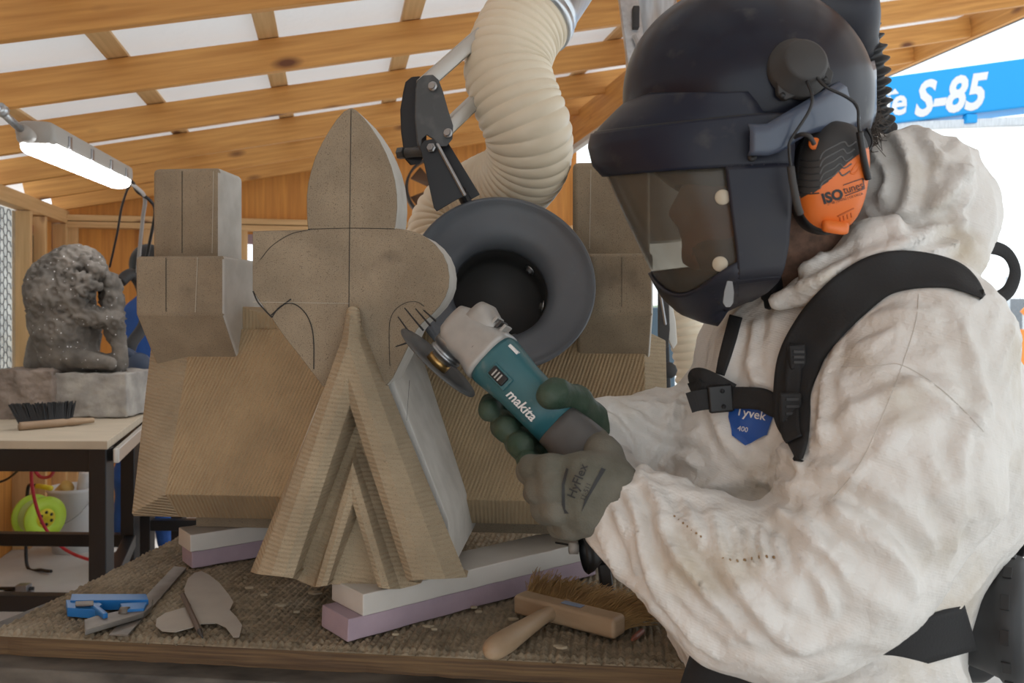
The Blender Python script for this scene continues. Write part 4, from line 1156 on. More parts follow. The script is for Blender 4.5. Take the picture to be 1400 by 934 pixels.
# stone chips
chips = [(430, 815, 16, 'pale stone chip leaning beside the left foot of the gable'), (388, 828, 12, 'thin stone flake on the carpet left of the long pink slab'), (500, 851, 0, ''), ]
m_chip = mat('stone chip', (.36, .30, .21), .9)
def chip(px, py, s, lab, grp=None, flat_=1, seed=0):
    rn = random.Random(seed); q = G(px, py, ZC+.004); n_ = rn.randint(5, 7); bm = bmesh.new(); a0 = rn.uniform(0, 6)
    pts = []
    for i in range(n_):
        a_ = a0+i*2*PI/n_; rr_ = s*rn.uniform(.55, 1.0)
        pts.append(q+Vector((math.cos(a_)*rr_, math.sin(a_)*rr_*.5, 0)))
    add_prism(bm, pts, (0, 0, .0035)); o = bmobj('stone_chip', bm, m_chip, bevel=.0008); tag(o, lab, 'stone chip', grp); return o
chip(430, 812, .018, 'largest pale stone chip, beside the left foot of the gable', None, 1, 3)
chip(384, 829, .013, 'thin stone flake lying alone between template and gable', None, 1, 4)
crumbs = [(610, 836), (600, 829), (622, 826), (648, 832), (655, 838), (585, 858), (593, 862), (762, 885), (770, 887), (540, 869), (660, 822), (700, 848), (405, 838), (360, 815), (340, 805)]
for i, (x, y) in enumerate(crumbs):
    chip(x, y, .0065+.002*(i % 3), 'tiny pale crumb of stone scattered on the carpet', 'stone crumbs on the carpet', 1, 10+i)

# ============================================================ EXTRACTION HOOD
HC = P(688, 384, 1.43); hd = Vector((-.12, 1, -.38)).normalized()
t = empty('extraction_hood', HC, 'round dark grey flared extraction hood held behind the grinder', 'hood')
prof = [(.006, .150), (-.002, .151), (-.006, .148), (-.004, .144), (.004, .140), (.009, .128), (.014, .115), (.019, .102), (.026, .092), (.038, .086), (.050, .083), (.062, .082)]
back = [(d+.004, r_+.003) for d, r_ in prof[::-1][:-3]]
prof = [(d*.9, r_*1.04 if d < .03 else r_*1.0) for d, r_ in prof]; back = [(d*.9+.002, r_*1.04) for d, r_ in back]
lathe('flared_dish', HC, hd, prof+back, m_hood, t, n=96)
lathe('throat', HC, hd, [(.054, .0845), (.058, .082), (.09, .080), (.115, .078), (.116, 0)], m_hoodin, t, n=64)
for a_ in (2.4, 3.35, 4.4, 5.6):
    f_, b1_, c1_ = frame(hd)
    q = HC+hd*.075+(b1_*math.cos(a_)+c1_*math.sin(a_))*.079
    nrm = -(b1_*math.cos(a_)+c1_*math.sin(a_))
    lathe('bolt', q, nrm, [(0, 0.010), (.002, .010), (.002, .006), (.006, .0055), (.006, 0)], m_steel, t, n=16)
lathe('collar', HC, hd, [(.07, .088), (.12, .088)], m_blackmat, t, n=48)
# ivory hose
hs_pts = [(727, 22, 1.60), (706, 52, 1.58), (694, 95, 1.56), (707, 140, 1.55), (722, 180, 1.56), (722, 218, 1.60), (700, 250, 1.66), (662, 268, 1.72), (624, 290, 1.76), (606, 330, 1.75), (618, 375, 1.70), (650, 400, 1.63)]
per = .0155
def hr(l, s):
    ph = (l/per) % 1
    base = .078 if s < .55 else .078-.006*(s-.55)/.45
    return base+.0045*abs(math.sin(PI*ph))**.6-.002
ho = empty('flexible_hose', P(700, 100, 1.57), 'thick ivory ribbed extraction hose curling down behind the hood', 'hose')
tube('hose_wall', [P(*p) for p in hs_pts], 0, m_hose, ho, n=620, seg=48, rfun=hr, caps=False)
# band clamp
c0 = P(727, 22, 1.60); cdv = (P(706, 52, 1.58)-c0).normalized()
lathe('band_clamp', c0-cdv*.004, cdv, [(-.008, .079), (-.008, .084), (.012, .084), (.012, .079)], m_galv, ho, n=48)
bm = bmesh.new(); add_box(bm, P(686, 15, 1.535), (.022, .01, .012)); bmobj('clamp_screw', bm, m_steel, ho, bevel=.002)
dt = empty('metal_duct', c0, 'wide silvery metal duct feeding the ivory hose from above', 'duct')
lathe('pipe', c0, (P(815, -105, 1.70)-c0), [(0, .077), (.02, .079), (.03, .080), (.032, .077), (.55, .077)], m_galv, dt, n=64)
lathe('pipe_seam', c0, (P(815, -105, 1.70)-c0), [(.2, .077), (.203, .080), (.21, .080), (.213, .077)], m_galv, dt, n=64)

# articulated arm
ar = empty('extraction_support', P(585, 160, 1.5), 'jointed steel support arm with black plates carrying the hood', 'support arm')
def plate(name, pts, Y, vec, m, parent, bev=.0008, dY=0):
    bm = bmesh.new(); add_prism(bm, [P(x, y, Y+dY*((x-580)/60.)) for x, y in pts], vec); return bmobj(name, bm, m, parent, bevel=bev)
m_plate = mat('dark grey plate', (.075, .078, .08), .45, metal=.3, dust=(40, (.14, .14, .14), .5, .9))
pl = [(570, 122), (572, 110), (580, 103), (592, 102), (600, 109), (606, 125), (613, 150), (620, 172), (619, 190), (611, 200), (600, 200), (593, 190), (584, 184), (577, 190), (575, 205), (572, 195), (569, 160)]
plate('joint_plate', pl, 1.46, (-.003, .002, 0), m_plate, ar)
pl2 = [(553, 125), (556, 112), (564, 105), (574, 104), (580, 112), (583, 140), (584, 180), (582, 210), (574, 224), (563, 226), (555, 217), (550, 180), (549, 150)]
plate('joint_plate', pl2, 1.50, (-.003, .002, 0), m_steelblk, ar)
beam(P(577, 118, 1.49), P(742, -28, 1.60), .026, .026, m_alu, name='upper_bar', parent=ar)
beam(P(600, 186, 1.49), P(760, 32, 1.66), .024, .024, m_alu, name='lower_bar', parent=ar)
plate('bracket_plate', [(574, 200), (580, 192), (592, 190), (598, 196), (636, 268), (624, 273), (597, 289), (593, 284), (580, 225)], 1.44, (0, .004, 0), m_steelblk, ar)
plate('bracket_plate', [(588, 192), (596, 186), (606, 184), (656, 266), (645, 272), (632, 272)], 1.49, (0, .004, 0), m_steelblk, ar)
beam(P(597, 196, 1.43), P(636, 268, 1.43), .006, .004, m_steel, Vector((0, 1, 0)), name='bracket_flange', parent=ar)
for x, y, Y in ((592, 118, 1.452), (613, 182, 1.452), (590, 202, 1.43)):
    lathe('bolt', P(x, y, Y), (-.3, -1, 0), [(0, .008), (.002, .008), (.003, .0055), (.008, .0055), (.008, 0)], m_steel, ar, n=6 if y == 202 else 16, smooth=False)
bm = bmesh.new(); add_cyl(bm, P(556, 209, 1.49), P(598, 205, 1.46), .009, n=20); bmobj('pivot_pin', bm, m_plate, ar, smooth=True)
bm = bmesh.new(); add_cyl(bm, P(545, 210, 1.50), P(553, 209, 1.495), .0105, n=6); bmobj('pivot_nut', bm, m_plate, ar)
bm = bmesh.new(); add_cyl(bm, P(630, 262, 1.46), P(650, 300, 1.56), .010, n=16); bmobj('hood_stub', bm, m_steelblk, ar)

# second arm and duct, behind the worker's helmet
Y2 = 2.5
t = empty('wall_duct', P(888, 60, Y2), 'galvanised round duct rising behind the helmet', 'duct')
bm = bmesh.new(); add_cyl(bm, P(880, -150, Y2), P(905, 330, Y2), .078, n=40); bmobj('pipe', bm, m_galv, t, smooth=True)
lathe('pipe_joint', P(885.5, -8, Y2), (0, 0, 1), [(-.01, .078), (-.01, .083), (.02, .083), (.02, .078)], m_galv, t)
t = empty('strut_channel', P(862, 60, 2.35), 'leaning galvanised steel channel left of the round duct', 'steel channel')
beam(P(838, -160, 2.35), P(880, 160, 2.35), .052, .03, m_galv, Vector((0, 1, 0)), name='channel', parent=t)
bm = bmesh.new(); add_box(bm, P(869, 25, 2.33), (.018, .03, .06)); bmobj('strap_bracket', bm, m_blackmat, t, bevel=.003)
bm = bmesh.new(); add_cyl(bm, P(867, 48, 2.32), P(874, 66, 2.32), .006); bmobj('cotter', bm, m_steel, t)
t = empty('spare_extraction_support', P(905, 470, 2.3), 'second extraction arm with dark joint plates and round knob beyond the stone', 'support arm')
def pl_(name, pts, Y, m): 
    bm = bmesh.new(); add_prism(bm, [P(x, y, Y) for x, y in pts], (0, .012, 0)); bmobj(name, bm, m, t, bevel=.002)
pl_('joint_plate', [(900, 380), (908, 372), (914, 390), (916, 450), (914, 475), (906, 478), (900, 462)], 2.3, m_blackmat)
pl_('joint_plate', [(912, 415), (918, 410), (924, 440), (926, 470), (920, 478), (914, 465)], 2.36, m_alu)
beam(P(908, 440, 2.32), P(916, 640, 2.32), .02, .02, m_steelblk, Vector((0, 1, 0)), name='lower_bar', parent=t)
beam(P(898, 372, 2.30), P(910, 445, 2.30), .008, .008, m_steel, Vector((0, 1, 0)), name='tie_rod', parent=t)
lathe('knob', P(913, 506, 2.28), (0, -1, 0), [(0, .018), (0, .022), (.02, .022), (.024, .018), (.024, 0)], m_blackmat, t, n=10)
o = tube('flexible_hose', [P(925, 380, 2.5), P(938, 440, 2.5), P(948, 500, 2.5), P(952, 560, 2.5), P(948, 640, 2.5)], 0, m_hose, n=360, seg=32, rfun=lambda l, s: .052+.005*abs(math.sin(PI*l/.024)))
tag(o, 'pale ribbed hose hanging outside, seen between helmet chin and far arm', 'hose')
# small lamp behind the brush
q = P(806, 752, 1.42)
t = empty('work_lamp', G(818, 800, ZC), 'small black cup-shaped lamp with white collar on the carpet behind the brush', 'lamp')
lathe('cup', P(800, 756, 1.38), (1, .15, .1), [(-.004, .030), (0, .034), (.01, .030), (.022, .020), (.03, .015), (.045, .013)], m_black, t, n=32)
lathe('cup', P(800, 756, 1.38)+Vector((.02, 0, 0)), (1, .15, -.1), [(.0, .014), (.05, .02), (.05, 0)], m_blackmat, t, n=32)
lathe('white_collar', P(790, 750, 1.38), (-1, -.15, .05), [(0, 0), (0, .009), (.014, .009), (.014, 0)], m_greycase, t, n=20)
tube('wire', [P(786, 748, 1.38), P(776, 745, 1.40), P(760, 742, 1.44)], .0018, m_black, t, n=12, seg=6)
beam(P(825, 768, 1.40), Vector((P(832, 0, 1.40).x, 1.40, ZC+.004)), .02, .03, m_blackmat, Vector((0, 1, 0)), name='foot', parent=t)
# ============================================================ ANGLE GRINDER
gH = P(641, 456, 1.16); gT = P(790, 608, 1.09)
ga = (gT-gH); GLn = ga.length; ga.normalize()
gs = Vector((-.76, .13, -.62)); gs = (gs-ga*gs.dot(ga)).normalized()
gb = ga.cross(gs).normalized()
if gb.y > 0: gb = -gb
def GP(a, s=0, b=0): return gH+ga*a+gs*s+gb*b
gr = empty('angle_grinder', GP(.1), 'teal and grey angle grinder held in both gloved hands against the stone leaf', 'angle grinder')
def sec(a, rs, rb, os=0, ob=0): return (GP(a, os, ob), gs, gb, rs, rb)
Lb = GLn
loft('gear_housing', [sec(-.034, .012, .012), sec(-.030, .022, .020), sec(-.018, .030, .026, .002), sec(0, .033, .029, .003), sec(.022, .033, .030, .001), sec(.032, .036, .032), sec(.042, .0385, .034), sec(.050, .0385, .034)], m_gear, gr, e=4.6, n=48)
loft('gear_cap', [sec(-.012, .024, .026, -.022), sec(0, .026, .028, -.024), sec(.02, .022, .026, -.022), sec(.04, .012, .02, -.026)], m_gear, gr, e=3, n=32)
loft('teal_body', [sec(.048, .037, .033), sec(.056, .0385, .0345), sec(.08, .036, .033), sec(.10, .0335, .031), sec(.14, .0325, .030), sec(.178, .032, .030)], m_teal, gr, e=2.7, n=48)
loft('tail_grip', [sec(.177, .0325, .0305), sec(.187, .032, .030), sec(.20, .0345, .032), sec(Lb+.012, .037, .034), sec(Lb+.024, .036, .033), sec(Lb+.03, .030, .028)], m_gtail, gr, e=3, n=40)
for i in range(3):
    bm = bmesh.new(); add_box(bm, GP(.022+.008*i, -.036, .010), (.0045, .020, .026), Matrix((ga, gs, gb)).transposed()); bmobj('vent_fin', bm, m_blackmat if i % 2 else m_gear, gr, bevel=.001)
lathe('screw', GP(.032, .004, .0300), gb, [(0, .0045), (.0012, .0045), (.0012, 0)], m_black, gr, n=16)
bm = bmesh.new(); add_box(bm, GP(.084, .006, .0335), (.034, .020, .004), Matrix((ga, gs, gb)).transposed()); sw = bmobj('switch_plate', bm, m_teal, gr, bevel=.0015)
bm = bmesh.new(); add_box(bm, GP(.083, .006, .0365), (.026, .014, .006), Matrix((ga, gs, gb)).transposed()); bmobj('slide_switch', bm, m_black, sw, bevel=.002)
for i in range(3):
    bm = bmesh.new(); add_box(bm, GP(.077+i*.005, .006, .0398), (.0018, .010, .0014), Matrix((ga, gs, gb)).transposed()); bmobj('switch_rib', bm, m_greycase, sw)
def gtext(s, a, sy, size, m, name='lettering', b=.0305, bold=.02, shear=.25, flip=1):
    def fn(x, y):
        ss = sy-y*size*flip
        return tuple(GP(a+x*size, ss, .0315*(1-min(.99, (abs(ss)/.034)**2.7))**(1/2.7)+.0010))
    return text_on(name, s, fn, m, gr, bold=bold, shear=shear)
up_in_image = (gs.dot(Vector((0, 0, 1))))
gtext('makita', .130, .012, .0185, m_whitep, flip=1 if up_in_image < 0 else -1, b=.0315)
bm = bmesh.new(); add_box(bm, GP(.070, -.031, .022), (.016, .004, .010), Matrix((ga, gs, gb)).transposed()); bmobj('rating_sticker', bm, m_whitep, gr)
bm = bmesh.new(); add_box(bm, GP(.155, -.0285, .019), (.018, .004, .008), Matrix((ga, gs, gb)).transposed()); bmobj('rating_sticker', bm, m_whitep, gr)
lathe('spindle_neck', GP(-.004, .026), gs, [(0, .026), (.010, .026), (.010, .0225), (.016, .0225), (.016, .024), (.020, .024), (.020, .016), (.028, .016)], m_steel, gr, n=40)
lathe('brass_flange', GP(-.004, .040), gs, [(0, .012), (0, .0155), (.010, .0155), (.010, .013), (.012, .013), (.012, .017), (.022, .017), (.022, 0)], m_brass, gr, n=32)
dc = GP(-.004, .064)
disc = lathe('cutting_disc', dc, gs, [(0, .0), (0, .030), (-.004, .045), (-.005, .067), (-.0068, .067), (-.006, .045), (-.0022, .03), (-.002, 0)], m_gtail, gr, n=72)
fa, fb, fc_ = frame(gs)
for i in range(0):
    t0 = 2*PI*i/14
    rd = fb*math.cos(t0)+fc_*math.sin(t0); tg = gs.cross(rd)
    q = dc+rd*.0655-gs*.006
    bm = bmesh.new(); add_prism(bm, [q-tg*.002-rd*.004, q+tg*.002-rd*.004, q+tg*.002+rd*.002, q-tg*.002+rd*.002], -gs*.003+tg*.001); bmobj('cutting_tooth', bm, m_black, disc)
for (x0, y0, x1, y1) in ((544, 433, 568, 466), (553, 421, 579, 452), (568, 422, 589, 446), (579, 424, 596, 439), (541, 474, 562, 467)):
    a_ = P(x0, y0, 1.19); b_ = P(x1, y1, 1.185)
    bm = bmesh.new(); add_cyl(bm, a_, b_, .0009, .0016, n=6); bmobj('blade_tine', bm, m_black, disc)

# ============================================================ THE CARVER
man = empty('person', Vector((.42, 1.12, 0)), 'stone carver in white coverall, dark face-shield helmet and work harness, leaning over the grinder', 'person')
YH = 1.06
def capx(S, *pts, k=.03, op='add'):
    for a_, b_ in zip(pts, pts[1:]):
        S.cap(P(*a_[:3]), P(*b_[:3]), R(a_[3], a_[2]), R(b_[3], b_[2]), k, op)
def ellx(S, px, py, Y, rx, ry, rz, k=.03, rot=None):
    S.ell(P(px, py, Y), (R(rx, Y), ry, R(rz, Y)), k, rot)

# ---- body under the clothes (head, neck, trunk, limbs, hands)
S = SDF((.06, .80, .05), (.74, 1.48, 1.80), .0085)
ellx(S, 1045, 165, YH, 95, .078, 95, .02)
ellx(S, 1000, 255, YH, 62, .062, 85, .03)
ellx(S, 1010, 330, YH, 48, .052, 38, .03)
capx(S, (945, 255, YH, 9), (925, 292, YH, 12), k=.012)      # nose
ellx(S, 955, 312, YH, 24, .030, 22, .012); ellx(S, 972, 290, YH, 40, .045, 40, .02)                    # mouth
ellx(S, 955, 350, YH, 24, .026, 20, .02)                    # chin
capx(S, (1085, 300, 1.08, 62), (1150, 430, 1.10, 68), k=.04)
capx(S, (1150, 430, 1.10, 80), (1200, 560, 1.12, 120), (1180, 760, 1.13, 120), (1140, 930, 1.12, 115), k=.06)
capx(S, (1240, 480, 1.0, 60), (1115, 800, .95, 48), (850, 705, 1.02, 28), (790, 668, 1.035, 30), k=.03)
capx(S, (1050, 480, 1.22, 55), (985, 615, 1.25, 42), (825, 592, 1.20, 27), (760, 585, 1.185, 28), k=.03)
for sx, yy in ((1190, 1.03), (1130, 1.24)):
    S.cap(P(1140, 930, 1.12)+Vector((0, yy-1.13, -.03)), Vector((P(sx, 0, yy).x, yy, .52)), .10, .065, .04)
    S.cap(Vector((P(sx, 0, yy).x, yy, .52)), Vector((P(sx, 0, yy).x+.03, yy, .12)), .065, .045, .03)
S.mesh('body', m_skin, man)
# beard / jaw shadow as short hair
S = SDF((.16, .93, 1.40), (.46, 1.19, 1.62), .004)
ellx(S, 1022, 338, YH, 66, .060, 36, .02); capx(S, (1075, 300, YH, 66), (1098, 352, 1.08, 66), k=.02); ellx(S, 1060, 300, YH-.005, 40, .064, 40, .02); ellx(S, 965, 345, YH, 30, .034, 25, .015)
S.mesh('beard', m_beard, man, lambda V, N: .0016*pn(V*300))
capx_pts = None

# ---- coverall
def torso_parts(S):
    capx(S, (1165, 420, 1.10, 105), (1195, 560, 1.11, 172), (1160, 760, 1.12, 152), (1130, 930, 1.13, 148), k=.06)
    capx(S, (1075, 500, 1.13, 100), (1050, 640, 1.14, 112), (1022, 790, 1.17, 112), (1042, 900, 1.20, 100), k=.05)
    capx(S, (1120, 420, 1.17, 70), (1045, 480, 1.22, 78), k=.05)
    ellx(S, 1280, 640, 1.14, 98, .14, 120, .06)
    ellx(S, 1252, 768, 1.14, 52, .10, 46, .02)
Sx = SDF((.00, .74, 1.0), (.80, 1.46, 1.72), .009)
torso_parts(Sx)
g_ = openvdb.FloatGrid(background=.027); g_.copyFromArray(np.ascontiguousarray(np.clip(Sx.d, -.027, .027))); pt_, qd_ = g_.convertToQuads(isovalue=0.0)
bvh_torso = BVHTree.FromPolygons([tuple(v) for v in np.array(pt_)*.009+Sx.lo], [tuple(int(i) for i in q) for q in qd_])

S = SDF((.04, .74, .10), (.76, 1.46, 1.70), .0052)
torso_parts(S)
# legs
for sx, yy in ((1190, 1.03), (1130, 1.24)):
    S.cap(P(1140, 930, 1.12)+Vector((0, yy-1.13, -.03)), Vector((P(sx, 0, yy).x, yy, .52)), .125, .09, .05)
    S.cap(Vector((P(sx, 0, yy).x, yy, .52)), Vector((P(sx, 0, yy).x+.03, yy, .13)), .09, .08, .03)
# near sleeve
capx(S, (1262, 475, 1.00, 112), (1218, 640, .95, 122), (1150, 758, .92, 106), k=.04)
capx(S, (1145, 772, .92, 100), (1055, 812, .925, 88), (955, 765, .96, 82), (880, 715, 1.0, 62), (852, 700, 1.02, 52), k=.035)
capx(S, (1000, 830, .94, 70), (1085, 822, .925, 80), (1175, 768, .93, 86), k=.04)
# far sleeve
capx(S, (1045, 480, 1.22, 78), (985, 600, 1.25, 76), (900, 605, 1.22, 60), (830, 592, 1.19, 47), k=.03)
# hood lying open on the shoulders
ellx(S, 1243, 272, 1.12, 82, .11, 84, .03)
ellx(S, 1288, 312, 1.12, 38, .09, 52, .03)
ellx(S, 1215, 235, 1.13, 42, .09, 48, .02)
capx(S, (1290, 350, 1.05, 42), (1200, 350, 1.0, 38), (1120, 385, .995, 24), k=.03); capx(S, (1120, 385, .995, 24), (1065, 412, 1.03, 12), k=.012)
capx(S, (1040, 420, 1.16, 14), (1100, 360, 1.2, 30), k=.03)
# neck opening and cuffs
capx(S, (1060, 250, 1.06, 62), (1095, 350, 1.08, 66), k=.02, op='sub')
S.cap(P(700, 640, 1.06), P(836, 694, 1.028), R(40, 1.03), R(40, 1.03), .008, 'sub')
S.cap(P(720, 590, 1.185), P(815, 592, 1.19), R(40, 1.19), R(36, 1.19), .008, 'sub')
g_ = openvdb.FloatGrid(background=.0156); g_.copyFromArray(np.ascontiguousarray(np.clip(S.d, -.0156, .0156))); pt_, qd_ = g_.convertToQuads(isovalue=0.0)
bvh_s0 = BVHTree.FromPolygons([tuple(v) for v in np.array(pt_)*.0052+S.lo], [tuple(int(i) for i in q) for q in qd_])
# explicit folds (px polylines, half width m, height m)
FOLD = [
 # near forearm: gathers running down from the cuff and the elastic
 ([(852, 660), (868, 700), (880, 760), (905, 815)], .006, .009), ([(872, 655), (900, 690), (915, 740), (960, 800), (1010, 850)], .007, .012),
 ([(900, 668), (935, 715), (985, 790), (1040, 850), (1100, 895)], .006, .009), ([(930, 680), (950, 710), (960, 745)], .005, .008),
 ([(975, 705), (980, 740), (1005, 790), (1050, 845), (1110, 885)], .007, .012), ([(1000, 712), (1008, 745), (1012, 775)], .004, .007),
 ([(1022, 716), (1024, 750), (1030, 780)], .0035, .006), ([(1040, 718), (1042, 750), (1050, 775)], .0035, .006), ([(1058, 722), (1064, 752), (1075, 775)], .004, .006),
 ([(1078, 730), (1095, 760), (1125, 800), (1140, 850)], .006, .009), ([(820, 720), (845, 770), (885, 815)], .006, .008),
 ([(835, 690), (860, 740), (870, 790)], .005, .007), ([(1000, 860), (1090, 880), (1180, 862)], .008, .007), ([(905, 820), (950, 865), (990, 895)], .006, .007),
 ([(1062, 700), (1090, 722), (1120, 760)], .007, .014), ([(1095, 690), (1120, 740), (1160, 790)], .008, .010),
 # upper sleeve
 ([(1100, 640), (1160, 650), (1230, 690), (1290, 760)], .009, .008), ([(1110, 600), (1180, 560), (1260, 530), (1320, 540)], .008, .006), ([(1130, 690), (1200, 740), (1250, 800)], .009, .008),
 ([(1180, 440), (1240, 430), (1290, 450)], .008, .006), ([(1230, 510), (1290, 560), (1350, 590)], .006, .007), ([(1300, 430), (1330, 500), (1345, 580)], .008, .006),
 ([(1270, 620), (1300, 700), (1300, 760)], .007, .007), ([(1330, 560), (1310, 640), (1320, 720)], .007, .007), ([(1150, 470), (1130, 540), (1125, 610)], .006, .007),
 # chest
 ([(975, 560), (1000, 610), (1060, 660), (1095, 665)], .007, .007), ([(1080, 640), (1030, 655), (980, 665), (920, 660)], .007, .006), ([(1010, 450), (1000, 500), (985, 560)], .007, .008),
 ([(1035, 440), (1030, 500), (1045, 530)], .006, .006), ([(960, 640), (930, 625), (905, 640)], .006, .009), ([(1050, 640), (1080, 620), (1100, 650)], .006, .006),
 # far sleeve
 ([(815, 560), (850, 590), (880, 640)], .005, .007), ([(835, 548), (880, 580), (930, 600), (960, 590)], .006, .008), ([(860, 552), (910, 560), (950, 560)], .005, .007), ([(955, 530), (925, 560), (900, 610)], .006, .007), ([(900, 610), (880, 640), (870, 655)], .006, .006),
 # hood
 ([(1195, 200), (1215, 240), (1205, 275)], .006, .008), ([(1225, 185), (1245, 230), (1240, 280), (1225, 300)], .007, .013), ([(1320, 230), (1290, 270), (1240, 295)], .007, .010),
 ([(1335, 300), (1290, 310), (1240, 330), (1180, 345)], .006, .008), ([(1265, 195), (1290, 220), (1325, 240)], .006, .008), ([(1330, 250), (1310, 300), (1330, 340)], .006, .008), ([(1130, 350), (1080, 380)], .006, .006),
 ([(1270, 330), (1230, 340), (1190, 352), (1140, 375), (1090, 400)], .005, .009), ([(1185, 345), (1140, 365), (1100, 385), (1050, 415)], .005, .008), ([(1310, 330), (1280, 345), (1240, 352)], .005, .008),
]
folds3 = []
for pts_, w_, h_ in FOLD:
    Q = smooth_path(pts_, 26); L3 = []
    for q in Q:
        loc, nor = shoot(bvh_s0, q[0], q[1])
        if loc is not None: L3.append(tuple(loc))
    if len(L3) > 3: folds3.append((np.array(L3), w_, h_))
def suit_disp(V, N):
    d = np.zeros(len(V))
    w = np.stack([pn(V*7+3), pn(V*7+17), pn(V*7+41)], 1)*.10
    q = (V+w)
    r1 = 1-np.abs(pn(q*np.array([9, 9, 6]))*2.2); d += .0055*np.clip(r1, 0, 1)**3
    q2 = (V+w*.6); Rm = np.array([[.8, 0, .6], [0, 1, 0], [-.6, 0, .8]])
    r2 = 1-np.abs(pn((q2@Rm)*np.array([26, 20, 9]))*2.4); d += .0034*np.clip(r2, 0, 1)**2
    d += .006*pn(V*5.5)
    # hood and collar crumple harder
    hoodm = np.clip((V[:, 2]-1.48)/.04, 0, 1)
    r3 = 1-np.abs(pn(q*17+5)*2.0); d += hoodm*.006*(np.clip(r3, 0, 1)**2-.35)
    for L3, w_, h_ in folds3:
        c = L3.mean(0); rad = np.linalg.norm(L3-c, axis=1).max()+4*w_
        idx = np.nonzero(((V-c)**2).sum(1) < rad*rad)[0]
        if not len(idx): continue
        Vs = V[idx]; dm = np.full(len(idx), 1e9); kk = np.zeros(len(idx))
        for i, p_ in enumerate(L3):
            dd = ((Vs-p_)**2).sum(1); mk = dd < dm; dm[mk] = dd[mk]; kk[mk] = i
        dm = np.sqrt(dm); fade = np.clip(np.minimum(kk, len(L3)-1-kk)/5+.15, 0, 1)
        d[idx] += fade*h_*(np.exp(-(dm/w_)**1.3)-.5*np.exp(-((dm-2.3*w_)/w_)**2))
    return d
suit = S.mesh('coverall', m_suit, man, suit_disp)
bvh_s = bvh_of(suit)
# seam stitching
def stroke(name, bvh, pts, r_, m, parent, n=50, lift=0, seg=6):
    L3 = []
    for q in smooth_path(pts, n):
        loc, nor = shoot(bvh, q[0], q[1])
        if loc is not None: L3.append(tuple(loc+nor*lift))
    # drop depth jumps
    return tube(name, L3, r_, m, parent, n=len(L3), seg=seg) if len(L3) > 4 else None
m_seam = mat('seam thread', (.56, .52, .47), .8)
for pts_ in ([(1256, 402), (1252, 440), (1235, 495), (1210, 560), (1175, 635), (1130, 690)], [(1150, 502), (1200, 500), (1235, 500), (1290, 535), (1345, 590)]):
    stroke('seam', bvh_s, pts_, .0005, m_seam, suit)
m_stain = mat('brown stain', (.36, .22, .10), .8)
for i in range(8):
    x = 988+i*10; loc, nor = shoot(bvh_s, x, 764+3*math.sin(i*.8))
    if loc is not None: lathe('stain_stitch', loc+nor*.0003, nor, [(0, 0), (0, .0018), (.0006, 0)], m_stain, suit, n=8)
for i in range(7):
    x = 922+i*6; loc, nor = shoot(bvh_s, x, 706+i*4.6)
    if loc is not None: lathe('stain_stitch', loc+nor*.0003, nor, [(0, 0), (0, .0013), (.0006, 0)], m_stain, suit, n=8)
# boots
for sx, yy in ((1190, 1.03), (1130, 1.24)):
    x0 = P(sx, 0, yy).x+.03
    loft('boot', [(Vector((x0+.05, yy, .06)), (0, 1, 0), (0, 0, 1), .03, .05), (Vector((x0+.02, yy, .07)), (0, 1, 0), (0, 0, 1), .045, .068), (Vector((x0-.08, yy, .045)), (0, 1, 0), (0, 0, 1), .05, .044), (Vector((x0-.17, yy, .035)), (0, 1, 0), (0, 0, 1), .045, .034), (Vector((x0-.20, yy, .025)), (0, 1, 0), (0, 0, 1), .025, .02)], m_blackmat, man, e=2.6)

# ---- gloves
def glove_mesh(name, chains, lo, hi, m, disp_amp=.0012, k=.006):
    S = SDF(lo, hi, .0024)
    for ch, kk in chains: capx(S, *ch, k=kk)
    return S.mesh(name, m, man, lambda V, N: disp_amp*pn(V*90)+.0012*(1-np.abs(pn(V*38)*2)))
near = [
 ([(872, 706, 1.00, 34), (840, 688, 1.015, 40), (805, 668, 1.015, 47)], .012), ([(838, 665, 1.0, 36), (800, 655, .995, 36)], .014), ([(830, 700, 1.005, 34), (800, 700, .995, 32)], .012),
 ([(790, 648, 1.00, 23), (752, 640, 1.0, 18), (727, 640, 1.02, 16), (722, 645, 1.05, 15)], .007), ([(722, 645, 1.05, 15), (742, 652, 1.085, 14)], .005),
 ([(792, 672, .992, 24), (757, 668, .99, 19), (736, 670, 1.01, 17), (732, 674, 1.045, 15)], .007), ([(732, 674, 1.045, 15), (752, 672, 1.08, 14)], .005),
 ([(795, 694, .995, 23), (762, 696, .995, 19), (745, 697, 1.015, 17), (744, 700, 1.045, 15)], .007), ([(744, 700, 1.045, 15), (764, 694, 1.075, 13)], .005),
 ([(805, 712, 1.0, 20), (780, 720, 1.0, 16), (765, 720, 1.02, 14), (764, 720, 1.045, 13)], .007), ([(764, 720, 1.045, 13), (782, 712, 1.07, 12)], .005),
 ([(832, 650, 1.015, 30), (826, 622, 1.04, 23), (812, 606, 1.08, 19), (795, 590, 1.105, 17)], .010),
]
gn = glove_mesh('glove', near, tuple(P(690, 770, .94)-Vector((.0, .0, .0))), (.19, 1.16, 1.36), m_glove_n)
gn['label'] = 'grey knit glove on the near hand gripping the grinder tail'
bvh_gn = bvh_of(gn)
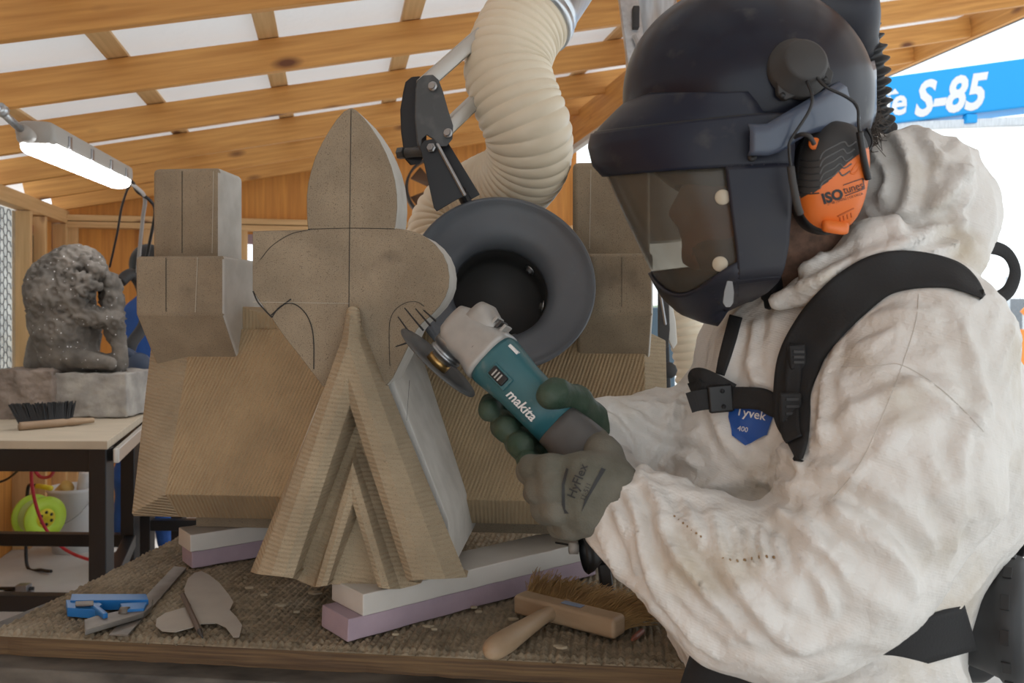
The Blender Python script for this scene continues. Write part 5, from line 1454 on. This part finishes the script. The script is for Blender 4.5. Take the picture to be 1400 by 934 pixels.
far = [
 ([(840, 598, 1.185, 32), (800, 592, 1.185, 34), (765, 585, 1.19, 36), (740, 570, 1.195, 34)], .014),
 ([(735, 550, 1.20, 17), (695, 545, 1.195, 16), (672, 555, 1.175, 15), (669, 561, 1.145, 15)], .006),
 ([(740, 575, 1.19, 18), (712, 575, 1.185, 17), (690, 582, 1.16, 18), (693, 587, 1.128, 18)], .006),
 ([(750, 595, 1.18, 18), (726, 600, 1.17, 17), (710, 605, 1.14, 18), (712, 609, 1.105, 18)], .006),
 ([(765, 610, 1.17, 16), (740, 622, 1.16, 15), (722, 628, 1.12, 15), (722, 632, 1.085, 15)], .006),
 ([(822, 600, 1.175, 28), (806, 575, 1.15, 24), (788, 549, 1.115, 20), (760, 538, 1.08, 19), (752, 541, 1.07, 18)], .008),
]
gf = glove_mesh('glove', far, (-.055, 1.03, 1.17), (.19, 1.26, 1.36), m_glove_g)
gf['label'] = 'dark green coated glove wrapped round the grinder body'
# knit cuff of the far glove
tube('glove_cuff', [P(812, 600, 1.18), P(840, 600, 1.188), P(862, 602, 1.20)], R(36, 1.19), mat('tan knit cuff', (.30, .27, .19), .9, bump=.5, bscale=300, bdist=.002), gf, n=10, seg=28)
px_text('lettering', bvh_gn, 'HyFlex', 790, 658, 17, math.radians(-68), m_greyp, gn, lift=.0012, bold=.01)
px_text('lettering', bvh_gn, '11-511', 801, 672, 9, math.radians(-68), m_greyp, gn, lift=.0012)
def gstrip(pts): decal_poly('print_bar', bvh_gn, pts, m_greyp, gn, .0010, 4)
gstrip([(822, 640), (828, 642), (806, 678), (795, 700), (799, 684)])
gstrip([(775, 640), (778, 642), (772, 664), (773, 696), (778, 702), (772, 702), (768, 690), (768, 662)])

# ============================================================ HELMET
hel = bpy.data.objects.new('helmet', None); C.objects.link(hel); hel.location = P(1020, 130, YH); setpar(hel, man)
hel['label'] = 'dark navy face-shield helmet with orange ear defender'
# dome
hc = P(1020, 136, YH); rotd = Matrix.Rotation(math.radians(12), 3, 'Y')
V = []; Fc = []; nt_, np_ = 96, 64
ax_, ay_, az_ = R(163, YH), .128, R(146, YH)
for i in range(np_+1):
    ph = PI*.86*i/np_
    for j in range(nt_):
        t0 = 2*PI*j/nt_
        x, y, z = math.sin(ph)*math.cos(t0), math.sin(ph)*math.sin(t0), math.cos(ph)
        yy = abs(y); k = 1+.022*(1/(1+math.exp((yy-.62)*42)))+.012*(1/(1+math.exp((yy-.86)*50)))
        V.append(tuple(hc+rotd @ Vector((x*ax_*k, y*ay_, z*az_*k))))
for i in range(np_):
    for j in range(nt_): Fc.append((i*nt_+j, i*nt_+(j+1) % nt_, (i+1)*nt_+(j+1) % nt_, (i+1)*nt_+j))
dome = from_np('shell', V, Fc, m_navy, hel)
bvh_d = bvh_of(dome)
ROWS = np.array([(128, 124, 872, 1030), (150, 140, 846, 1046), (172, 150, 824, 1054), (184, 155, 815, 1060), (200, 170, 811, 1063), (225, 200, 817, 1065), (240, 228, 831, 1064), (300, 290, 858, 1063), (350, 335, 882, 1062), (385, 365, 900, 1058), (405, 380, 912, 1052), (425, 395, 934, 1040), (438, 408, 968, 1022), (442, 415, 990, 1005)], float)
def face(t, v, off=0.0, ry=.125):
    pn_, xl, xr = [np.interp(v, ROWS[:, 0], ROWS[:, i]) for i in (1, 2, 3)]
    c = math.cos(t); w = 1-max(c, 0); s = math.sin(t)
    sh = 1.0 if v < 385 else max(.30, 1-((v-385)/60)**2)
    e = abs(c)**.85*math.copysign(1, c)
    px = xr+(xl-xr)*e; py = v+(pn_-v)*w; Y = YH-(ry*sh+off)*s
    p = P(px, py, Y)
    if off: p = p+Vector((-c*off, 0, 0))
    return p
D2 = math.radians
def patch(name, t0, t1, vf, m, parent, nt=60, nv=20, off=0.0, solid=.004):
    V = []; Fc = []
    for i in range(nt+1):
        t = D2(t0+(t1-t0)*i/nt); va, vb = vf(t)
        for j in range(nv+1): V.append(tuple(face(t, va+(vb-va)*j/nv, off)))
    for i in range(nt):
        for j in range(nv): a_ = i*(nv+1)+j; Fc.append((a_, a_+1, a_+nv+2, a_+nv+1))
    o = from_np(name, V, Fc, m, parent)
    bm = bmesh.new(); bm.from_mesh(o.data); bmesh.ops.recalc_face_normals(bm, faces=bm.faces)
    # make normals point outwards (towards -Y at the near side)
    f = min(bm.faces, key=lambda f: f.calc_center_median().y)
    if f.normal.y > 0: bmesh.ops.reverse_faces(bm, faces=bm.faces)
    bm.to_mesh(o.data); bm.free()
    if solid:
        md = o.modifiers.new('solid', 'SOLIDIFY'); md.thickness = solid; md.offset = 1
    return o
VT = 238
vb = lambda t: 372+34*max(0, math.sin(PI*min(1, max(0, (t/D2(76))))))**1 if t > 0 else 372
shield = patch('clear_shield', -80, 76, lambda t: (VT, vb(t)), m_shield, hel, nv=24, solid=0.0018)
patch('brow', -95, 93, lambda t: (184, VT+1), m_navy2, hel, nv=16, off=.003, solid=.004)
vis = patch('visor_cap', -95, 88, lambda t: (130, 188), m_navy2, hel, nv=16, off=-.001, solid=.003)
patch('visor_rim', -95, 90, lambda t: (180, 187), m_black, hel, nv=3, off=.0035, solid=.001)
patch('side_frame', 75.5, 93, lambda t: (VT, 404), m_navy2, hel, nt=14, nv=30, off=.002, solid=.005)
patch('side_frame', -93, -79.5, lambda t: (VT, 404), m_navy2, hel, nt=14, nv=30, off=.002, solid=.005)
patch('chin_frame', -80, 76, lambda t: (vb(t)-1, 441), m_navy2, hel, nv=14, off=.002, solid=.005)
patch('chin_seal', 60, 93, lambda t: (396, 438), m_navy2, hel, nt=14, nv=8, off=.002, solid=.005)
bvh_sh = bvh_of(shield)
for x, y in ((988, 270), (985, 361)):
    loc, nor = shoot(bvh_sh, x, y); nor = nor if nor.y < 0 else -nor
    lathe('rivet', loc, nor, [(.001, 0.0085), (.003, .0085), (.0042, .0075), (.0045, 0)], mat('cream rivet', (.50, .44, .34), .6) if y == 270 else bpy.data.materials['cream rivet'], hel, n=24)
lathe('pivot_pin', face(D2(84), 232, .008), (-.1, -1, .1), [(0, .005), (.002, .005), (.002, 0)], m_black, hel, n=16)
# clear tab under the shield
bm = bmesh.new(); tabp = [(994, 384), (1001, 385), (1003, 400), (1002, 414), (998, 420), (992, 420), (988, 414), (990, 398)]
add_prism(bm, [P(x, y, .925) for x, y in tabp], (0, -.002, 0)); bmobj('clear_tab', bm, mat('grey film', (.30, .30, .30), .4, alpha=.6), hel, bevel=.0004)
# skirt band around the back of the dome
V = []; Fc = []; n_ = 50
for i in range(n_+1):
    t0 = D2(80+ (250-80)*i/n_)
    cx_ = 1045; w = -math.cos(t0) if t0 > PI/2 else 0
    px = cx_+144*(-math.cos(t0)); Y = YH-.145*math.sin(t0)
    top = 172-88*max(0, w); bot = 212-46*max(0, w)+ (0 if w < .15 else -12*math.sin(min(1, (w-.15)/.5)*PI))
    for j in range(7):
        q = j/6; V.append(tuple(P(px+ (2 if j in (0, 6) else 5), top+(bot-top)*q, Y-(.002 if 0 < j < 6 else 0)*math.sin(t0))))
for i in range(n_):
    for j in range(6): a_ = i*7+j; Fc.append((a_, a_+7, a_+8, a_+1))
o = from_np('skirt_band', V, Fc, mat('slate blue band', (.045, .062, .10), .35, coat=.2, col2=(.07, .085, .12), nscale=12), hel); md = o.modifiers.new('s', 'SOLIDIFY'); md.thickness = .004
# cloth seal behind the frame
S = SDF(tuple(P(1000, 470, .9)), (.50, 1.24, 1.69), .005)
capx(S, (1085, 195, YH, 98), (1068, 250, YH, 88), k=.02); capx(S, (1068, 250, YH, 60), (1030, 390, YH, 40), k=.02)
capx(S, (1000, 270, YH, 78), (1010, 330, YH, 60), k=.005, op='sub'); S.half(P(1048, 250, YH), (-1, 0, 0)); 
S.cap(P(1085, 330, .9), P(1110, 400, 1.0), .035, .05, .01, 'sub')
S.mesh('face_seal', m_seal, hel, lambda V, N: .002*pn(V*60))
# rear duct and breathing hose
S = SDF(tuple(P(1080, 110, 1.0)), (.52, 1.25, 1.84), .005)
capx(S, (1105, 12, 1.10, 42), (1150, 22, 1.12, 44), (1172, 62, 1.13, 26), k=.03); 
S.mesh('rear_air_duct', m_navy2, hel)
def ribh(r0, per, amp): return lambda l, s: r0+amp*(.5+.5*math.sin(2*PI*l/per))**1.5-amp*.5
tube('breathing_hose', [P(1172, 25, 1.13), P(1188, 80, 1.14), P(1192, 130, 1.16), P(1200, 180, 1.18), P(1228, 260, 1.25), P(1275, 400, 1.32), P(1340, 500, 1.31), P(1412, 555, 1.22), P(1428, 630, 1.18), P(1438, 700, 1.15), P(1410, 738, 1.14), P(1370, 738, 1.14), P(1335, 728, 1.13)], 0, m_rubber, man, n=900, seg=26, rfun=ribh(.0215, .0140, .0085))
# ear defender
ec = P(1133, 243, .955); e1 = Vector((math.cos(D2(7)), .10, -math.sin(D2(7)))).normalized(); e3 = Vector((0.06, -1, .05)); e3 = (e3-e1*e3.dot(e1)).normalized(); e2 = e3.cross(e1)
if e2.z < 0: e2 = -e2
ra, rb_ = R(51, .93), R(79, .93)
def ear(r_, t0, dz=0):
    ct, st = math.cos(t0), math.sin(t0); n_ = 2.5
    k = (abs(ct)**n_+abs(st)**n_)**(-1/n_)
    h_ = .036*(1-r_**3.2)**.5*(1+.18*st*r_)
    return ec+e1*(ct*k*ra*r_)+e2*(st*k*rb_*r_)+e3*(h_+dz)
V = []; Fb = []; Fo = []
NR, NT = 70, 160
for i in range(NR+1):
    r_ = (i/NR)**.8
    for j in range(NT): V.append(tuple(ear(max(r_, .001), 2*PI*j/NT)))
for i in range(NR):
    for j in range(NT):
        f = (i*NT+j, i*NT+(j+1) % NT, (i+1)*NT+(j+1) % NT, (i+1)*NT+j)
        c_ = sum((Vector(V[k]) for k in f), Vector())/4
        px = CX+c_.x*F/c_.y; py = HY-(c_.z-CZ)*F/c_.y
        lim = np.interp(px, [1080, 1095, 1115, 1135, 1160, 1185, 1200], [273, 270, 262, 246, 222, 203, 195])
        (Fb if py < lim else Fo).append(f)
ea = from_np('ear_cup', V, Fo, m_orange, hel); eb = from_np('ear_cup_grille', V, Fb, m_blackmat, hel)
ea['label'] = 'orange lower half of the ear defender'; eb['label'] = 'black ribbed upper half of the ear defender'
for o in (ea, eb):
    bm = bmesh.new(); bm.from_mesh(o.data); bmesh.ops.delete(bm, geom=[v for v in bm.verts if not v.link_faces], context='VERTS'); bmesh.ops.recalc_face_normals(bm, faces=bm.faces); bm.to_mesh(o.data); bm.free()
bvh_e = bvh_of(ea, eb)
loft('ear_cushion', [(ec-e3*.030, e1, e2, ra*.8, rb_*.84), (ec-e3*.012, e1, e2, ra*1.0, rb_*1.0), (ec+e3*.004, e1, e2, ra*1.03, rb_*1.02), (ec+e3*.010, e1, e2, ra*.99, rb_*.99)], m_black, hel, e=2.4, n=48)
for k in range(6):
    y = 214+k*9
    stroke('rib', bvh_e, [(1090-k*.6, y+3), (1105, y+6), (1120, y+5)], .0008, m_rubber, hel, n=16)
for k in range(5):
    y = 212+k*10
    stroke('rib', bvh_e, [(1121, y+6), (1126, y-4), (1140, y-12), (1154-k*2, y-18), (1160-k*2, y-12), (1170-k*2, y-18)], .0009, mat('grille rib grey', (.10, .10, .10), .5) if k == 0 else bpy.data.materials['grille rib grey'], hel, n=30)
px_text('lettering', bvh_e, 'ISO', 1138, 269, 19, D2(-17), m_black, hel, lift=.0008, bold=.045, sx=1.0)
px_text('lettering', bvh_e, 'tunes', 1166, 257, 15, D2(-17), m_black, hel, lift=.0008, bold=.0, sx=.85)
px_text('lettering', bvh_e, '27 dB | EN352 | CE UKCA', 1155, 272, 4.6, D2(-17), m_black, hel, lift=.0008)
def ebar(x0, y0, x1, y1, w_, m=m_black):
    d = Vector((x1-x0, y1-y0)); n_ = Vector((-d.y, d.x)).normalized()*w_
    decal_poly('print_line', bvh_e, [(x0+n_.x, y0+n_.y), (x1+n_.x, y1+n_.y), (x1-n_.x, y1-n_.y), (x0-n_.x, y0-n_.y)], m, hel, .0009, 6)
ebar(1153, 253, 1179, 244, .6); ebar(1155, 268, 1181, 258, .6); ebar(1179, 244, 1181, 258, .6)
m_orange2 = mat('dark orange plastic', (.45, .09, .012), .45)
stroke('moulded_line', bvh_e, [(1165, 232), (1177, 216), (1178, 222), (1170, 236), (1163, 237), (1165, 232)], .0009, m_orange, hel, n=24)
stroke('moulded_line', bvh_e, [(1145, 296), (1157, 290), (1167, 285)], .0010, m_orange2, hel, n=12)
for k in range(4): stroke('moulded_line', bvh_e, [(1148+k*5, 297-k*2), (1149+k*5, 303-k*2)], .0008, m_orange2, hel, n=6)
loft('ear_tab', [(P(1142, 306, .945), e1, e2, .014, .007), (P(1142, 310, .935), e1, e2, .016, .008), (P(1143, 312, .925), e1, e2, .013, .006)], m_orange, hel, e=4, n=20)
loc, nor = shoot(bvh_e, 1113, 197)
if loc: lathe('cable_button', loc, e3, [(0, .0065), (.003, .0065), (.0035, 0)], m_orange, hel, n=24)
tube('ear_cable', [P(1113, 197, .905), P(1106, 186, .90), P(1095, 184, .905), P(1082, 190, .92)], .0025, m_blackmat, hel, n=20, seg=8)
# mount and wires
mc = shoot(bvh_d, 1090, 96)[0]
lathe('mount_knob', mc+Vector((0, .004, 0)), (.12, -1, .22), [(0, .034), (.010, .034), (.014, .026), (.024, .025), (.027, .021), (.028, 0)], m_blackmat, hel, n=40)
bm = bmesh.new(); pts = [(1056, 92), (1062, 82), (1120, 86), (1136, 102), (1132, 118), (1112, 116), (1090, 132), (1070, 140), (1060, 132)]
add_prism(bm, [P(x, y, mc.y-.002) for x, y in pts], (0, -.010, .0)); bmobj('mount_plate', bm, m_blackmat, hel, bevel=.002)
bm = bmesh.new(); add_prism(bm, [P(x, y, mc.y-.010) for x, y in [(1094, 104), (1118, 92), (1126, 100), (1124, 110), (1104, 116)]], (0, -.008, 0)); bmobj('mount_arm', bm, m_black, hel, bevel=.002)
for x, y in ((1064, 112), (1070, 130), (1128, 108)): lathe('mount_hole', P(x, y, mc.y-.0122), (0, -1, 0), [(0, .003), (.0006, .003), (.0006, 0)], m_black, hel, n=12)
tube('wire_arm', [P(1100, 104, mc.y-.02), P(1110, 130, .90), P(1106, 152, .90), P(1082, 190, .905), P(1079, 205, .905), P(1083, 240, .905)], .0017, m_black, hel, n=40, seg=8)
tube('wire_arm', [P(1112, 100, mc.y-.02), P(1128, 118, .905), P(1156, 132, .905), P(1172, 146, .908), P(1174, 170, .910), P(1178, 200, .915)], .0017, m_black, hel, n=40, seg=8)
tube('wire_sleeve', [P(1081, 228, .905), P(1084, 250, .904), P(1090, 280, .91), P(1094, 292, .915)], .0042, m_blackmat, hel, n=16, seg=10)
tube('wire_sleeve', [P(1175, 180, .912), P(1180, 212, .916), P(1187, 245, .925)], .0036, m_black, hel, n=16, seg=10)
tube('loose_wire', [P(1184, 175, 1.0), P(1192, 190, .99), P(1190, 202, .985), P(1182, 208, .98)], .0014, m_black, hel, n=20, seg=6)
# frizzy hair behind the helmet
bm = bmesh.new(); rn = random.Random(8)
for i in range(220):
    a_ = P(1182+rn.uniform(-8, 4), 150+rn.uniform(0, 40), 1.08+rn.uniform(-.02, .02)); d = Vector((rn.uniform(.0, .022), rn.uniform(-.01, .01), rn.uniform(-.02, .015)))
    b_ = a_+d; c_ = b_+Vector((rn.uniform(-.01, .012), 0, rn.uniform(-.02, .01)))
    add_cyl(bm, a_, b_, .0005, n=3, caps=False); add_cyl(bm, b_, c_, .0005, n=3, caps=False)
bmobj('hair', bm, mat('brown hair', (.06, .045, .035), .7), man)

# ============================================================ HARNESS
har = bpy.data.objects.new('harness', None); C.objects.link(har); har.location = P(1100, 480, 1.0); setpar(har, man)
drape('shoulder_strap', bvh_s, [(1345, 406, 4), (1325, 388, 14), (1298, 374, 20), (1250, 369, 26), (1205, 376, 30), (1167, 400, 33), (1130, 435, 33), (1104, 470, 31), (1091, 500, 30), (1083, 535, 26), (1083, 570, 25), (1090, 600, 16), (1093, 628, 5)], m_strap, har, n=90, k=11, lift=.006, thick=.012, smooth_n=34, bulge=.004)
drape('far_shoulder_strap', bvh_s, [(1006, 432, 9), (998, 462, 9), (990, 490, 8), (984, 512, 6)], m_strap, har, n=20, k=5, lift=.005, thick=.006, smooth_n=14)
tube('carry_loop', [P(1296, 356, 1.06), P(1320, 346, 1.07), P(1350, 338, 1.08), P(1376, 346, 1.09), P(1388, 370, 1.09), P(1380, 396, 1.08), P(1362, 408, 1.07), P(1342, 408, 1.06)], .0085, m_strap, har, n=50, seg=12, ell=(.25, 1))
bm = bmesh.new(); add_prism(bm, [P(x, y, 1.005) for x, y in [(1288, 350), (1293, 347), (1325, 374), (1320, 380)]], (0, -.006, 0)); bmobj('strap_pad', bm, m_blackmat, har, bevel=.001)
drape('webbing', bvh_s, [(1090, 470, 11), (1086, 500, 11), (1082, 540, 11), (1080, 585, 13), (1084, 600, 12)], m_strap, har, n=30, k=5, lift=.020, thick=.003, smooth_n=12)
drape('chest_strap', bvh_s, [(990, 545, 14), (1003, 544, 15), (1040, 546, 15), (1060, 556, 15), (1084, 562, 15)], m_strap, har, n=50, k=6, lift=.012, thick=.004, smooth_n=20)
_y = shoot(bvh_s, 992, 545)[0].y-.016
ribbon('strap_fold', [P(1000, 538, _y), P(982, 528, _y+.004), (P(962, 518, _y+.012)), P(952, 517, _y+.02), P(950, 524, _y+.022), P(958, 536, _y+.012), P(975, 540, _y+.006)], R(14, 1.05), m_strap, har)
ribbon('strap_tail', [P(985, 547, _y-.001), P(968, 546, _y+.002), P(953, 548, _y+.003), P(942, 551, _y+.006)], R(14, 1.05), m_strap, har, n=12)
def buckle(px, py, w, h, rot, m=m_black, lift=.018, bvh=bvh_s, name='buckle', hole=True):
    loc, nor = shoot(bvh, px, py); q = P(px, py, loc.y-lift); s_ = q.y/F
    M3 = Matrix.Rotation(-rot, 3, 'Y')
    bm = bmesh.new(); add_box(bm, q, (w*s_, .009, h*s_), M3); o = bmobj(name, bm, m, har, bevel=.003, seg=3)
    if hole:
        for dy in (-.28, .28):
            lathe('buckle_hole', q+M3 @ Vector((0.002, -.0048, dy*h*s_)), (0, -1, 0), [(0, .0028), (.0006, .0028), (.0006, 0)], m_strap, o, n=14)
    return o, q, s_
buckle(985, 545, 34, 38, D2(5))
bk, q, s_ = buckle(1090, 488, 24, 34, D2(5), m_strap, .020, hole=False); 
for k in range(3):
    bm = bmesh.new(); add_box(bm, q+Vector((0, -.0055, (k-1)*.006)), (.012, .002, .003)); bmobj('buckle_ridge', bm, m_blackmat, bk)
o, q, s_ = buckle(1081, 560, 30, 46, D2(3), m_strap, .022, hole=False)
for k in range(4):
    bm = bmesh.new(); add_box(bm, q+Vector((0, -.0055, (k-1.5)*.008)), (.014, .002, .003)); bmobj('buckle_ridge', bm, m_blackmat, o)
# badge
badge = decal_poly('chest_badge', bvh_s, [(998, 545), (1040, 530), (1060, 545), (1058, 572), (1050, 595), (1019, 610), (1001, 597), (997, 570)], m_blue, suit, .0022, 5)
badge['label'] = 'blue shield-shaped badge with white lettering'
bvh_b = bvh_of(badge)
px_text('lettering', bvh_b, 'Tyvek', 1027, 566, 17, D2(11), m_whitep, suit, lift=.0010, bold=.012)
px_text('lettering', bvh_b, '400', 1016, 587, 9.5, D2(11), m_whitep, suit, lift=.0010)
# belt
drape('waist_belt', bvh_torso, [(936, 916, 22), (970, 926, 24), (1050, 930, 26), (1130, 918, 28), (1200, 898, 29), (1260, 878, 31), (1328, 858, 32)], m_strap, har, n=80, k=8, lift=.014, thick=.006, smooth_n=30)
drape('waist_tail', bvh_torso, [(905, 815, 4), (915, 838, 5), (932, 872, 5), (950, 900, 6)], m_strap, har, n=24, k=4, lift=.010, thick=.003, smooth_n=10)
drape('waist_tail', bvh_torso, [(1262, 826, 8), (1240, 850, 14), (1200, 880, 14), (1165, 905, 14)], m_strap, har, n=24, k=4, lift=.006, thick=.003, smooth_n=10)
# blower
blo = bpy.data.objects.new('blower_unit', None); C.objects.link(blo); blo.location = P(1340, 830, 1.12); setpar(blo, man)
bax = Vector((.80, -.60, .02)).normalized(); bo = P(1322, 836, 1.07)
lathe('filter_housing', bo, bax, [(-.02, 0), (-.02, .05), (.0, .062), (.02, .066), (.038, .071), (.042, .0755), (.058, .0755), (.066, .070), (.070, .055), (.070, 0)], m_rubber, blo, n=72)
f_, b1_, c1_ = frame(bax)
for k in range(12):
    a_ = k*PI/6; d = b1_*math.cos(a_)+c1_*math.sin(a_); tg = bax.cross(d)
    bm = bmesh.new(); add_box(bm, bo+bax*.050+d*.0755, (.010, .018, .003), Matrix((bax, tg, d)).transposed()); bmobj('grip_slot', bm, m_black, blo, bevel=.001)
loft('motor_block', [(P(1325, 742, 1.12), (1, 0, 0), (0, 1, 0), .026, .03), (P(1322, 750, 1.12), (1, 0, 0), (0, 1, 0), .034, .04), (P(1320, 820, 1.12), (1, 0, 0), (0, 1, 0), .034, .045), (P(1316, 905, 1.12), (1, 0, 0), (0, 1, 0), .030, .045), (P(1314, 918, 1.12), (1, 0, 0), (0, 1, 0), .022, .035)], m_rubber, blo, e=3.5, n=36)
lathe('hose_port', P(1335, 740, 1.13), (0.2, 0, 1), [(-.02, .026), (.0, .028), (.012, .028), (.012, 0)], m_rubber, blo, n=32)
# ============================================================ LIGHT
w = bpy.data.worlds.new('sky'); sc.world = w; w.use_nodes = True
bg = w.node_tree.nodes['Background']; bg.inputs[0].default_value = (.90, .96, 1.0, 1); bg.inputs[1].default_value = 1.45
sun = bpy.data.lights.new('sun', 'SUN'); sun.energy = 2.6; sun.angle = math.radians(3); sun.color = (1, .97, .92)
so = bpy.data.objects.new('sun', sun); C.objects.link(so); so.rotation_euler = Vector((-.25, -.55, -.9)).to_track_quat('-Z', 'Y').to_euler()
sc.view_settings.view_transform = 'Standard'; sc.view_settings.look = 'None'; sc.view_settings.gamma = 1; sc.view_settings.use_curve_mapping = False
sc.view_settings.exposure = 0.18
sc.cycles.use_denoising = True
sc.cycles.max_bounces = 8; sc.cycles.transparent_max_bounces = 12
